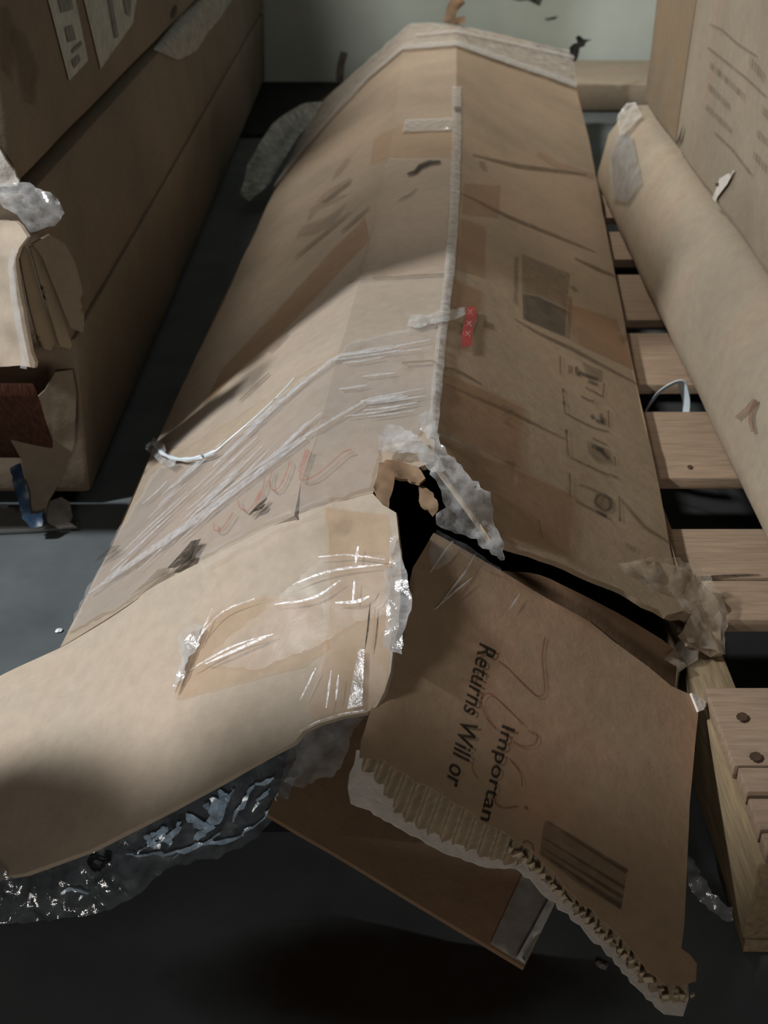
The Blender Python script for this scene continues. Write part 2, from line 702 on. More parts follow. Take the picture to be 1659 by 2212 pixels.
def floor_shade_tint():
    """painted brown shade, thinning out towards its rim"""
    m = ink('floor_shade_tint', (0.030, 0.016, 0.008), 0.85, 9, 0.4)
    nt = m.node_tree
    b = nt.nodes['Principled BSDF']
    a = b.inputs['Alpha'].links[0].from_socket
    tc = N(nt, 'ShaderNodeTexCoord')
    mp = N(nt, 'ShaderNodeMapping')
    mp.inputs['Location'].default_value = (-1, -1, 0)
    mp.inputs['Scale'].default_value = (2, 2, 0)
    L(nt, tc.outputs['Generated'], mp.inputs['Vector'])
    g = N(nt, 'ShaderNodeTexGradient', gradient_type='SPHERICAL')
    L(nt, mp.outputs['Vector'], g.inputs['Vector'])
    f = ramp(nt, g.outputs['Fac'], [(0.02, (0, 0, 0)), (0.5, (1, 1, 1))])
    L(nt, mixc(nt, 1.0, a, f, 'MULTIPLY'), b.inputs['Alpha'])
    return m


# ------------------------------------------------------------------ structure: floor and wall
def plane_grid(name, x0, x1, y0, y1, fn, nx, ny, mat):
    vs = [fn(x0 + (x1 - x0) * i / nx, y0 + (y1 - y0) * j / ny) for j in range(ny + 1) for i in range(nx + 1)]
    fs = []
    for j in range(ny):
        for i in range(nx):
            k = j * (nx + 1) + i
            fs.append((k, k + 1, k + nx + 2, k + nx + 1))
    return link(name, vs, fs, mat)


floor = plane_grid('floor', -5, 5, -2, 5.4, lambda x, y: V((x, y, 0)), 20, 20, 'concrete')
tag(floor, 'grey blue worn concrete warehouse floor between the cartons', None, kind='structure')
WALL_Y = 5.15
wall = plane_grid('wall_back', -5, 5, 0, 4.2, lambda x, z: V((x, WALL_Y, z)), 20, 10, 'wall')
tag(wall, 'pale greenish painted back wall with grime marks', None, kind='structure')
wall_sup = Sup([V((-5, WALL_Y, -.5)), V((5, WALL_Y, -.5)), V((5, WALL_Y, 4)), V((-5, WALL_Y, 4))], [(0, 1, 2, 3)])
blocks('grime_mark', [[(1098, -6), (1120, 2), (1140, 0), (1165, 12), (1172, -2), (1150, -14)], [(1175, 40), (1205, 34), (1200, 40), (1182, 44)]], wall_sup, 'soot', wall, 0.002)
ribbon('rust_stain', [(733, 175), (736, 140), (744, 112)], 16, wall_sup, ink('rust', (0.16, 0.09, 0.05), 0.7, 30), wall, 0.002)
floor_sup = Sup([V((-6, -2, 0)), V((6, -2, 0)), V((6, 6, 0)), V((-6, 6, 0))], [(0, 1, 2, 3)])

blocks('floor_shade', [[(420, 2010), (560, 1960), (760, 1985), (980, 2040), (1200, 2070), (1420, 2090), (1460, 2180), (1380, 2260), (900, 2290), (420, 2280), (300, 2180), (330, 2070)]], floor_sup, floor_shade_tint(), floor, 0.0012, 50, 'dark brown shade painted on the concrete')  # dark patch painted in for the shaded floor before the flaps
# ------------------------------------------------------------------ the torn long box
box = thing('torn_box', 'long torn brown cardboard box lying in the middle with its front flaps burst open', 'box', (0.05, 2.4, 0))

R_px = [(938, 1000, .35), (940, 860, .35), (950, 740, .35), (968, 600, .35), (979, 470, .35), (986, 300, .35), (986, 100, .35), (986, 58, .36)]
C_px = [(650, 1040, .325), (683, 950, .33), (705, 862, .33), (728, 777, .33), (765, 650, .33), (800, 520, .33), (828, 400, .33), (850, 280, .33), (871, 108, .33), (886, 52, .33)]
L_px = [(130, 1400, .12), (240, 1180, .12), (335, 960, .12), (480, 650, .12), (590, 420, .12), (690, 225, .12)]
E_px = [(1500, 1330, .16), (1447, 1185, .16), (1400, 940, .16), (1368, 800, .16), (1330, 600, .16), (1300, 450, .165), (1272, 300, .175), (1244, 190, .20), (1237, 112, .25)]


def wl(px):
    pts = [P(*p) for p in px]

    def f(y):
        k = 0
        while k < len(pts) - 2 and pts[k + 1].y < y:
            k += 1
        t = (y - pts[k].y) / (pts[k + 1].y - pts[k].y)
        return pts[k].lerp(pts[k + 1], t)
    return f


fR, fC, fL, fE = wl(R_px), wl(C_px), wl(L_px), wl(E_px)


def body_sup(fa, fb_, ea, eb):
    vs, fs = [], []
    ys = [0.75 + 0.1 * i for i in range(41)]
    ts = [-ea, 0, .25, .5, .75, 1, 1 + eb]
    for y in ys:
        a, b = fa(y), fb_(y)
        for t in ts:
            vs.append(a + (b - a) * t)
    m = len(ts)
    for i in range(len(ys) - 1):
        for j in range(m - 1):
            k = i * m + j
            fs.append((k, k + 1, k + m + 1)); fs.append((k, k + m + 1, k + m))
    return Sup(vs, fs)


S_left = body_sup(fL, fC, 0.3, 0.03)
S_top = body_sup(fC, fR, 0.05, 0.05)
S_right = body_sup(fR, fE, 0.03, 0.5)

Cl = [(p[0], p[1]) for p in C_px]
Rl = [(p[0], p[1]) for p in R_px]
Ll = [(p[0], p[1]) for p in L_px]

dent = wavy(0.006, 3.2, 1.0)
left_poly = [(130, 1400), (250, 1325), (350, 1262), (450, 1205), (560, 1150), (636, 1115)] + Cl + [(800, 128), (740, 180), (690, 225)] + Ll[::-1][1:-1]
tear1 = [(446, 1176), (432, 1200), (422, 1228), (428, 1236), (402, 1256), (385, 1252), (400, 1238), (372, 1240), (395, 1215), (425, 1180)]
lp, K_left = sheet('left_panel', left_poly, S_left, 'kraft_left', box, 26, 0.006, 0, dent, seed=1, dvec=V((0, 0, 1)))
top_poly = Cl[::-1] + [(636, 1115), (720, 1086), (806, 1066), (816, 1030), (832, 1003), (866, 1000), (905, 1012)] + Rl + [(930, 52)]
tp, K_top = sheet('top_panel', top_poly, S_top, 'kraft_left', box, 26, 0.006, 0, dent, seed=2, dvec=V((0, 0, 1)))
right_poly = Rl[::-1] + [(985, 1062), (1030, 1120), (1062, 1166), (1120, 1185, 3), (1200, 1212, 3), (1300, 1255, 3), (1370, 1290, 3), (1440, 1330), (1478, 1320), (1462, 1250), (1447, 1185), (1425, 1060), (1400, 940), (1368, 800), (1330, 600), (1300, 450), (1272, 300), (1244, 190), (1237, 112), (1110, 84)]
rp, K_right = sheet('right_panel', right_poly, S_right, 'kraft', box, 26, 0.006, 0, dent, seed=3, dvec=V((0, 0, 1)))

# hidden sides, so the box is closed everywhere but at its burst front
vs, fs = [], []
ys = [1.18 + 0.15 * i for i in range(21)]
for y in ys:
    l, e = fL(min(y, 4.1)), fE(y)
    l = V((l.x, y, l.z))
    prof = [l, V((l.x + .045, y, .006)), V((.27, y, .006)), V((.30, y, .150)), V((e.x - .012, y, e.z - .012)), e]
    vs += prof
for i in range(len(ys) - 1):
    for j in range(5):
        k = i * 6 + j
        fs.append((k, k + 1, k + 7, k + 6))
link('bottom_panel', vs, fs, 'kraft_dark', box, False)
yb = 4.19
vs = [V((fL(4.1).x, yb, .12)), V((fL(4.1).x + .04, yb, .006)), V((.27, yb, .006)), V((.3, yb, .15)), fE(yb), fR(yb), fC(yb)]
link('end_panel', vs, [tuple(range(7))], 'kraft_dark', box, False)

# front flaps
S_fl = ruled([P(-420, 1675, -.09), P(130, 1400, .12), P(636, 1115, .325), P(720, 1086, .335), P(900, 1090, .35)],
             [P(-420, 2125, -.13), P(0, 1900, .05), P(400, 1735, .15), P(640, 1605, .21), P(820, 1515, .25), P(930, 1480, .27)], 24)
flap_poly = [(-180, 1560), (0, 1468), (130, 1400), (250, 1325), (350, 1262), (450, 1205), (560, 1150), (636, 1115), (720, 1086), (806, 1068), (830, 1095), (856, 1108), (862, 1160, 3), (868, 1230, 3), (862, 1330, 3), (848, 1405), (843, 1450), (830, 1492), (812, 1526), (790, 1538), (742, 1546), (690, 1562), (655, 1580), (636, 1604), (500, 1678), (350, 1757), (200, 1836), (60, 1888), (0, 1897), (-180, 1980)]
flap_l, K_fl = sheet('left_flap', flap_poly, S_fl, 'kraft_flap', box, 24, 0.006, 0,
                     lambda co, x, y: 0.005 * fb(co, 4) + 0.006 * max(0, 1 - abs((y - (1092 + (800 - x) * .40)) / 34.0)) * (1 if x > 300 else 0.5), seed=4)

S_fr = ruled([P(850, 1105, .335), P(930, 1150, .31), P(1515, 1525, .13), P(1600, 1580, .10)],
             [P(690, 1640, .245), P(780, 1690, .225), P(1130, 1930, .135), P(1500, 2190, .04), P(1580, 2250, .02)], 20)
bend = lambda co, x, y: 0.004 * fb(co, 4) - 0.022 * max(0.0, min(1.0, (905 - (y - 1250) * .20 - x) / 70.0)) ** 2
fr_poly = [(938, 1150), (1010, 1188), (1080, 1228), (1180, 1290), (1270, 1342), (1335, 1392), (1400, 1440), (1450, 1482), (1490, 1500), (1516, 1524),
           (1508, 1540), (1498, 1640), (1488, 1740), (1482, 1880), (1476, 2000), (1470, 2050), (1488, 2062), (1504, 2082), (1502, 2120),
           (1470, 2130, 2), (1435, 2130, 4), (1395, 2095, 4), (1345, 2035, 4), (1290, 1985, 4), (1235, 1935, 4), (1180, 1875, 4), (1140, 1832), (1112, 1815, 4), (1062, 1785, 5), (1000, 1742, 5), (940, 1706, 5), (880, 1672, 5), (830, 1640, 5), (786, 1628), (790, 1590), (806, 1540), (832, 1450), (868, 1330), (893, 1225)]
fr, K_fr = sheet('right_flap', fr_poly, S_fr, 'kraft_red', box, 22, 0.0012, 0, bend, seed=5)
# torn corrugation along the lower edge: fluting and back liner under the printed liner
hinge = (P(1515, 1525, .13) - P(930, 1150, .31)).normalized()
flu = lambda co, x, y: bend(co, x, y) + 0.0040 * math.sin(2 * math.pi * co.dot(hinge) / 0.0125) - 0.0040
fl_poly = [(800, 1600), (836, 1622), (900, 1660), (1000, 1715), (1100, 1780), (1150, 1810), (1200, 1860), (1260, 1920), (1340, 1995), (1400, 2065), (1440, 2105), (1500, 2095), (1498, 2150), (1478, 2165, 5),
           (1440, 2160, 5), (1395, 2120, 6), (1340, 2052, 6), (1285, 2000, 6), (1232, 1950, 6), (1172, 1890, 6), (1132, 1858, 6), (1105, 1862, 5), (1045, 1842, 5), (980, 1812, 5), (915, 1785, 4), (868, 1752, 3), (846, 1715, 3), (818, 1678, 3), (792, 1648)]
sheet('fluting', fl_poly, S_fr, 'flute', fr, 4.5, 0.0008, -0.0016, flu, seed=6, label='torn wavy corrugation bared along the lower edge')
bk_poly = [(790, 1600), (900, 1650), (1100, 1775), (1200, 1855), (1340, 1990), (1440, 2100), (1500, 2090), (1502, 2150), (1490, 2188),
           (1450, 2184, 4), (1395, 2132, 5), (1336, 2062, 5), (1280, 2012, 5), (1228, 1962, 5), (1165, 1900, 4), (1128, 1868, 4), (1080, 1866, 3), (1035, 1852, 3), (970, 1830, 3), (890, 1786, 3), (845, 1762, 3), (800, 1735, 3), (775, 1718), (772, 1680), (776, 1650), (784, 1632)]
sheet('back_liner', bk_poly, S_fr, 'liner', fr, 12, 0.0012, -0.0112, bend, seed=7, label='pale torn inner paper of the flap edge')
# little crushed lumps along the tear
vs_l = []
rnd = random.Random(3)
lump_path = densify([(1105, 1835), (1150, 1868), (1232, 1950), (1340, 2052), (1440, 2150), (1495, 2150)], 16, 0, 0, False)
for i, (x, y) in enumerate(lump_path):
    r = rnd.uniform(7, 13)
    ang = rnd.uniform(0, 6.28)
    poly = [(x + r * rnd.uniform(.6, 1.2) * math.cos(ang + a), y + r * rnd.uniform(.5, 1.0) * math.sin(ang + a)) for a in (0, 1.2, 2.3, 3.5, 4.7)]
    vs_l.append(poly)
vs, fs = [], []
for poly in vs_l:
    k = len(vs)
    c = (sum(p[0] for p in poly) / 5, sum(p[1] for p in poly) / 5)
    for p in poly:
        co, no = S_fr.hit(*p)
        vs.append(co + no * rnd.uniform(-.004, .0015))
    co, no = S_fr.hit(*c)
    vs.append(co + no * rnd.uniform(.001, .006))
    for a in range(5):
        fs.append((k + a, k + (a + 1) % 5, k + 5))
ol = link('torn_pulp', vs, fs, 'flute', fr, False, 'crushed paper bits along the tear')
ol['kind'] = 'stuff'
# small torn corner tab at the upper right of the flap
sheet('corner_tab', [(1488, 1500), (1505, 1508), (1519, 1518), (1516, 1536), (1504, 1540)], S_fr, 'liner', fr, 10, 0.003, 0.004)

# inner panel seen through the gap behind the right flap
S_in = ruled([P(1060, 1205, .262), P(1470, 1420, .125)], [P(1060, 1275, .240), P(1470, 1505, .095)], 8, (0.3, 0.3))
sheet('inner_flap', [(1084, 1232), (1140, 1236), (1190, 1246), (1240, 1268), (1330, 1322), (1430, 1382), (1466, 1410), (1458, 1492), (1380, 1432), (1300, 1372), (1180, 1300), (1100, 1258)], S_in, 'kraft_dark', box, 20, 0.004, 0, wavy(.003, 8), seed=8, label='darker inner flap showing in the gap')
# bottom flap hanging below
S_bf = ruled([P(520, 1700, .123), P(580, 1755, .12), P(1130, 2090, .06), P(1180, 2122, .055)],
             [P(620, 1440, .13), P(680, 1510, .13), P(1290, 1800, .065), P(1340, 1830, .06)], 10, (0.2, 0.4))
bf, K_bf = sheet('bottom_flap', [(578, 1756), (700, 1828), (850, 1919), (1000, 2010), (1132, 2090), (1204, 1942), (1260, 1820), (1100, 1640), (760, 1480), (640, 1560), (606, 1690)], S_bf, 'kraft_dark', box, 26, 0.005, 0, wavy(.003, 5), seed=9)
sheet('tape_strip', [(1058, 2042), (1132, 2088), (1204, 1942), (1240, 1870), (1165, 1800), (1128, 1890)], K_bf, 'tape_grey', bf, 22, 0.0, 0.0025, label='dull grey tape strip across the flap end')
sheet('tape_edge', [(1112, 2078), (1133, 2091), (1206, 1942), (1190, 1936)], K_bf, 'tape_rim', bf, 14, 0.0, 0.006, label='pale folded rim of the tape')

# crushed lower right corner with film
S_lip = ruled([P(1230, 1180, .245), P(1360, 1235, .20), P(1500, 1255, .165), P(1570, 1300, .15)],
              [P(1210, 1240, .225), P(1330, 1310, .185), P(1480, 1400, .14), P(1560, 1440, .12)], 12, (0.3, 0.4))
lip_poly = [(1240, 1205), (1330, 1215), (1440, 1215), (1500, 1242), (1542, 1290), (1560, 1332), (1553, 1375), (1558, 1418), (1535, 1420), (1512, 1405), (1480, 1398), (1466, 1372), (1480, 1345), (1440, 1330), (1380, 1300), (1310, 1272)]
sheet('crushed_corner', lip_poly, S_lip, 'kraft', box, 14, 0.004, 0.0, crumple(0.018, 22, 3), rag=3, seed=10)
K_lip = S_lip
sheet('corner_film', [(1300, 1222), (1440, 1210), (1505, 1240), (1548, 1290), (1564, 1335), (1556, 1425), (1520, 1412), (1474, 1400), (1462, 1370), (1478, 1340), (1400, 1300)], S_lip, 'film_tan', box, 12, 0.0, 0.008, crumple(0.020, 26, 3.3), rag=4, seed=11, label='cloudy crumpled film on the crushed corner')
sheet('corner_film', [(1440, 1420), (1475, 1380), (1512, 1388), (1508, 1425), (1470, 1450)], S_lip, 'film_tan', box, 10, 0.0, -0.004, crumple(0.02, 30, 5), rag=4, seed=12)

# torn edge at the hole and crumpled wrap over it
S_cap = ruled([P(770, 930, .348), P(840, 1080, .345), P(930, 1250, .29)], [P(960, 900, .362), P(1030, 1060, .335), P(1120, 1215, .285)], 10, (0.3, 0.3))
sheet('torn_edge', [(818, 1012), (835, 1003), (862, 1000), (900, 1020), (918, 1042), (905, 1052), (880, 1040), (852, 1042), (844, 1075), (838, 1105), (820, 1096), (806, 1062)], S_cap, 'kraft_dark', box, 9, 0.003, 0.003, crumple(0.012, 30, 2), rag=3, seed=13)
sheet('torn_edge', [(905, 1040), (938, 1062), (948, 1100), (938, 1112), (920, 1090), (908, 1070)], S_cap, 'kraft_dark', box, 9, 0.003, -0.004, crumple(0.012, 30, 4), rag=3, seed=14)
sheet('crumpled_wrap', [(820, 965), (835, 948), (862, 946), (888, 962), (912, 980), (940, 1010), (958, 1040), (948, 1052), (915, 1028), (880, 1002), (850, 1000), (818, 998)], S_cap, 'film_white', box, 9, 0.0, 0.014, crumple(0.016, 28, 6), rag=3, seed=15, label='whitish wad of wrap above the hole')
sheet('crumpled_wrap', [(905, 930), (925, 905), (942, 930), (950, 985), (998, 1040), (1048, 1085), (1066, 1140), (1074, 1180), (1080, 1228), (1050, 1212), (1010, 1172), (965, 1160), (932, 1148), (930, 1126), (952, 1112), (945, 1085), (925, 1052), (940, 1020)], S_cap, 'film_white', box, 10, 0.0, 0.012, crumple(0.018, 26, 7), rag=4, seed=16, label='cloudy strip of wrap trailing from ridge to right flap')
sheet('flap_film', [(932, 1150), (985, 1158), (1050, 1200), (1080, 1228), (1085, 1250), (1030, 1225), (985, 1200), (950, 1230), (925, 1240), (918, 1200)], K_fr, 'film', box, 10, 0.0, 0.006, wavy(.004, 30), rag=2, seed=18)
sheet('edge_film', [(856, 1150), (870, 1200), (888, 1270), (892, 1300), (884, 1350), (872, 1385), (872, 1418), (846, 1412), (832, 1400), (838, 1340), (834, 1250), (846, 1190)], S_fl, 'film_white', box, 10, 0.0, 0.004, crumple(0.012, 26, 9), rag=3, seed=17, label='grey film over the torn flap edge')

# ---- film, tape and marks on the body
K_body = merge(K_left, K_top)
K_all = merge(K_left, K_top, K_right)
K_lf = merge(K_left, K_top, K_fl)
A1 = math.atan2(-430, 460)
wrap_poly = [(946, 700), (860, 722), (760, 742), (690, 800), (600, 865), (520, 935), (420, 1000), (345, 1012), (300, 1085), (232, 1200), (150, 1370), (250, 1322), (350, 1258), (450, 1202), (560, 1146), (640, 1112), (720, 1082), (800, 1062), (815, 1005), (822, 962), (900, 950), (934, 900), (941, 800)]
sheet('stretch_wrap', wrap_poly, K_body, 'film_wrap', box, 13, 0.0, 0.004, streaks(0.0035, A1, 260, 13, 1), seed=20, rag=3, label='glossy layers of stretch film round the front end')
sheet('stretch_wrap', [(962, 590), (900, 600), (800, 600), (742, 622), (690, 655), (600, 745), (480, 852), (420, 925), (350, 975), (420, 960), (520, 900), (640, 820), (730, 765), (850, 735), (945, 712)], K_body, 'film', box, 14, 0.0, 0.003, streaks(0.0025, A1, 300, 16, 9), seed=21, rag=2)
for i, (pts, w) in enumerate([([(930, 744), (840, 762), (735, 778), (640, 852), (540, 930)], 7), ([(668, 955), (560, 1035), (440, 1125), (330, 1200), (200, 1290)], 15), ([(915, 850), (800, 872), (715, 920), (560, 1020), (420, 1125)], 6)]):
    ribbon('wrap_fold', pts, w, K_body, 'streak', box, 0.007, 14, taper=True)
rn = random.Random(11)
for i in range(46):
    t = rn.random()
    # along the lower edge of the wrap, running up the left face
    x = 180 + 560 * t + rn.uniform(-60, 20)
    y = 1330 - 470 * t + rn.uniform(-130, 20)
    l_ = rn.uniform(60, 240)
    pts = [(x, y), (x + l_ * .37, y - l_ * .34 + rn.uniform(-4, 4)), (x + l_ * .73, y - l_ * .68)]
    if all(inside(p, wrap_poly) for p in pts) and pts[-1][0] < 715:
        ribbon('wrap_streak', pts, rn.uniform(2.5, 6.5), K_body, 'streak', box, 0.0065, 14, taper=True)
for i in range(15):
    y = rn.uniform(760, 950)
    x = rn.uniform(720, 800)
    l_ = rn.uniform(60, 140)
    pts = [(x, y), (x + l_ * .5, y - l_ * .06), (x + l_, y - l_ * rn.uniform(.10, .16))]
    if all(inside(p, wrap_poly) for p in pts):
        ribbon('wrap_streak', pts, rn.uniform(3, 7), K_body, 'streak', box, 0.0065, 12, taper=True)
ribbon('wrap_fold', [(716, 1090), (600, 1140), (480, 1200), (440, 1222)], 26, K_lf, 'film', box, 0.006, 14)
sheet('wrap_band', [(842, 345), (978, 345), (968, 470), (966, 600), (770, 606), (800, 500), (828, 400)], K_body, 'film_warm', box, 16, 0.0, 0.003, wavy(.0008, 10), seed=22, rag=1)
# string of twisted film hanging over the left edge
def on(sup, px, py, off):
    co, no = sup.hit(px, py)
    return co + no * off
cord = [on(K_left, *p, .010) for p in smooth_path([(322, 978), (340, 968), (360, 990), (392, 1003), (430, 1002), (470, 990), (505, 962), (560, 915), (610, 868), (645, 830)], 5)]
tube('twisted_film', cord, [0.0020 + 0.0014 * abs(math.sin(i * .8)) if i < 26 else 0.0011 for i in range(len(cord))], 'strap', box, 7, 'grey white twisted strand of film')
sheet('film_tail', [(318, 975), (345, 958), (368, 975), (362, 1000), (395, 1012), (380, 1025), (345, 1000)], K_left, 'film_white', box, 8, 0.0, 0.010, crumple(.012, 40, 2), rag=2, seed=23)
# far end wrap
sheet('end_wrap', [(888, 52), (930, 50), (986, 58), (1110, 86), (1236, 114), (1244, 190), (1190, 172), (1110, 146), (986, 102), (872, 110), (760, 205), (640, 345), (580, 430), (690, 232), (742, 184), (800, 130)], K_all, 'film_far', box, 16, 0.0, 0.006, streaks(0.003, 0.2, 140, 16, 3), seed=24, rag=1, label='hazy film wrapped round the far end')
ribbon('wrap_fold', [(1243, 190), (1190, 170), (1110, 143), (986, 100), (930, 104), (872, 109)], 12, K_all, 'tape_white', box, 0.010, 12)
ribbon('wrap_fold', [(872, 109), (800, 170), (725, 250), (660, 325), (595, 408)], 6, K_all, 'tape_white', box, 0.009, 12)
ribbon('wrap_fold', [(1240, 130), (1110, 100), (986, 74), (900, 82)], 6, K_all, 'tape_white', box, 0.010, 12)
# ridge tape
ribbon('ridge_tape', [(986, 190), (986, 300), (980, 470), (969, 600), (951, 740), (941, 860), (932, 950)], 17, K_all, 'tape_white', box, 0.004, 12, 'worn whitish tape strip down the ridge', disp=lambda co, x, y: .002 * fb(co, 30))
# tape bands across the top
sheet('tape_band', [(862, 270), (986, 262), (984, 345), (846, 340), (800, 360), (810, 300)], K_body, 'tape', box, 14, 0.0, 0.003, streaks(.003, 0.0, 100, 14, 4), seed=25)
sheet('tape_band', [(876, 262), (980, 258), (978, 285), (870, 290)], K_body, 'tape_white', box, 12, 0.0, 0.005, streaks(.002, 0.0, 100, 12, 6), seed=26)
sheet('tape_band', [(880, 712), (890, 692), (935, 685), (1000, 672), (998, 690), (935, 712), (900, 722)], K_all, 'film_white', box, 8, 0.0, 0.006, crumple(.008, 40, 1), seed=27)
# tape and patches on the right face
for i, poly in enumerate([[(995, 470), (1048, 490), (1046, 600), (982, 580)], [(1000, 395), (1080, 400), (1075, 470), (995, 462)], [(975, 600), (1040, 630), (1030, 690), (968, 660)],
                          [(950, 800), (1130, 880), (1120, 1010), (945, 930)], [(945, 945), (1110, 1010), (1100, 1170), (1060, 1150), (985, 1050)], [(1110, 1010), (1240, 1070), (1230, 1200), (1100, 1170)], [(1215, 650), (1330, 690), (1370, 800), (1240, 740)]]):
    sheet('tape_patch', poly, K_right, 'tape_brown', box, 24, 0.0, 0.002, seed=30 + i)
for i, (pts, w) in enumerate([([(1020, 335), (1120, 360), (1268, 378)], 10), ([(990, 415), (1100, 470), (1285, 545)], 8), ([(1110, 690), (1165, 722), (1230, 752), (1300, 790), (1380, 832)], 8), ([(948, 795), (985, 800), (1040, 832)], 6), ([(1240, 558), (1290, 582), (1330, 598)], 8), ([(960, 830), (1100, 890), (1220, 950)], 6), ([(1340, 1080), (1390, 1140), (1450, 1175)], 7), ([(1170, 1165), (1162, 1125)], 5)]):
    ribbon('crease', pts, w, K_right, 'crease', rp, 0.0015, 14, taper=True)
ribbon('wrap_fold', [(1160, 330), (1200, 355), (1282, 380)], 14, K_right, 'tape', box, 0.003)
# red sticker and white ticks on it
sheet('red_tape', [(1005, 667), (1024, 668), (1027, 690), (1018, 712), (1015, 752), (993, 756), (996, 715)], K_right, 'red', box, 8, 0.0, 0.004, label='short strip of red tape')
strokes('tape_print', [[(1016, 675), (1006, 685)], [(1006, 675), (1018, 688)], [(1014, 700), (1003, 710)], [(1004, 700), (1014, 712)], [(1011, 722), (1000, 732)], [(1001, 722), (1011, 734)]], 2.5, K_right, 'white_print', box, 0.0055)
# print on the right face
blocks('printed_patch', [[(1126, 548), (1230, 592), (1224, 668), (1165, 640), (1127, 632)]], K_right, 'ink_ghost', rp)
blocks('printed_patch', [[(1127, 634), (1165, 642), (1223, 670), (1220, 728), (1130, 690)]], K_right, 'ink_grey', rp)
blocks('printed_patch', [[(1110, 560), (1120, 552), (1117, 662), (1108, 655)], [(1228, 640), (1236, 642), (1232, 735), (1222, 730)]], K_right, 'ink_ghost', rp)
blocks('smudge', [[(1228, 618), (1240, 618), (1250, 630), (1240, 632)], [(1045, 692), (1068, 700), (1066, 714), (1042, 706)], [(1085, 995), (1110, 1000), (1112, 1015), (1088, 1008)], [(1292, 900), (1310, 905), (1305, 925)], [(1350, 1172), (1375, 1185), (1372, 1195), (1350, 1182)]], K_right, 'ink_ghost', rp)
z3 = lambda x, y: (1160 + x * .1718, 760 + y * .1718)
strokes('handling_marks', [[z3(285, 60), z3(290, 290)], [z3(400, 170), z3(400, 280)], [z3(430, 180), z3(430, 280)],
                           [z3(840, 400), z3(825, 570)], [z3(825, 570), z3(700, 500), z3(600, 450)], [z3(550, 560), z3(640, 610), z3(720, 625)],
                           [z3(320, 480), z3(335, 640), z3(345, 760)], [z3(345, 770), z3(520, 870), z3(720, 960), z3(900, 1010)], [z3(890, 740), z3(905, 960)],
                           [z3(365, 990), z3(375, 1200), z3(395, 1320)], [z3(690, 1090), z3(800, 1140), z3(880, 1180)], [z3(970, 1320), z3(985, 1440)], [z3(900, 1540), z3(1010, 1590)],
                           [z3(405, 1520), z3(410, 1700), z3(410, 1850)], [z3(540, 1680), z3(660, 1720), z3(800, 1780)], [z3(1030, 1820), z3(1040, 2100)], [z3(480, 1880), z3(620, 1950), z3(880, 2080)], [z3(410, 1330), z3(600, 1420), z3(900, 1560)]],
        3.6, K_right, 'ink_faint', rp)
strokes('handling_marks', [[z3(490, 190), z3(500, 260), z3(530, 310)], [z3(520, 260), z3(640, 310), z3(760, 350)], [z3(640, 370), z3(760, 420)],
                           [z3(680, 800), z3(710, 850)], [z3(800, 780), z3(810, 850), z3(830, 910)], [z3(740, 880), z3(830, 880)],
                           [z3(690, 1190), z3(780, 1230), z3(900, 1360)], [z3(740, 1220), z3(840, 1240)],
                           [z3(770, 1800), z3(870, 1820), z3(920, 1900), z3(900, 1990), z3(800, 1980), z3(730, 1900), z3(770, 1800)], [z3(740, 2010), z3(870, 2070)]],
        7, K_right, 'ink_grey', rp)
blocks('handling_marks', [[z3(620, 1120), z3(900, 1230), z3(960, 1420), z3(760, 1400), z3(640, 1280)], [z3(740, 1780), z3(960, 1850), z3(970, 1990), z3(760, 1960), z3(700, 1880)], [z3(560, 130), z3(820, 240), z3(820, 380), z3(620, 330)]], K_right, 'ink_ghost', rp)
blocks('handling_marks', [[z3(310, 465), z3(345, 465), z3(345, 510), z3(305, 505)], [z3(318, 620), z3(360, 630), z3(355, 670), z3(315, 665)], [z3(345, 975), z3(385, 980), z3(380, 1030), z3(345, 1020)], [z3(1020, 2090), z3(1065, 2100), z3(1050, 2150), z3(1020, 2130)]], K_right, 'ink_faint', rp)
lettering('small_print', 'VA', (1085, 925), (1085, 874), (1110, 925), K_right, 'ink_ghost', rp)
# gouges and crease lines on the top and left faces
ribbon('gouge', [(880, 381), (898, 376), (908, 364), (930, 355), (953, 354)], 10, K_body, 'scratch', tp, 0.005, 6, taper=True)
ribbon('crease', [(860, 438), (885, 425), (902, 412)], 4, K_body, 'crease', tp, 0.004, 8, taper=True)
blocks('smudge', [[(980, 236), (992, 234), (994, 246), (984, 248)], [(1030, 352), (1046, 356), (1046, 366), (1034, 364)]], K_all, 'ink_faint', tp, 0.006)
ribbon('crease', [(805, 606), (860, 604), (960, 598)], 4, K_body, 'crease', tp, 0.005, 10)
ribbon('crease', [(870, 796), (935, 792), (946, 796)], 5, K_body, 'crease', tp, 0.008, 10)
zz = lambda x, y: (560 + x * .199, 180 + y * .199)
blocks('worn_text', [[zz(850, 930), zz(960, 820), zz(1010, 830), zz(880, 1000), zz(780, 1080)], [zz(760, 1150), zz(980, 1030), zz(1020, 1050), zz(960, 1120), zz(700, 1290), zz(600, 1300)], [zz(560, 1350), zz(780, 1230), zz(1000, 1200), zz(820, 1300), zz(650, 1380), zz(520, 1520)], [zz(470, 1560), zz(800, 1420), zz(960, 1300), zz(800, 1540), zz(620, 1640), zz(400, 1680)]], K_left, 'ink_faded', lp)
for pts in ([(585, 810), (520, 870)], [(585, 765), (625, 725)], [(700, 440), (760, 395)], [(740, 505), (800, 450)], [(640, 560), (760, 460)]):
    ribbon('crease', pts, 6, K_left, 'crease', lp, 0.004, 10, taper=True)
sheet('tape_patch', [(790, 470), (800, 520), (760, 562), (640, 690), (520, 800), (440, 880), (480, 800), (620, 650), (720, 540)], K_left, 'tape_brown', lp, 18, 0.0, 0.002, seed=36, label='long reddish tape stripe down the left face')
zt = lambda x, y: (420 + x * .2532, 920 + y * .2532)
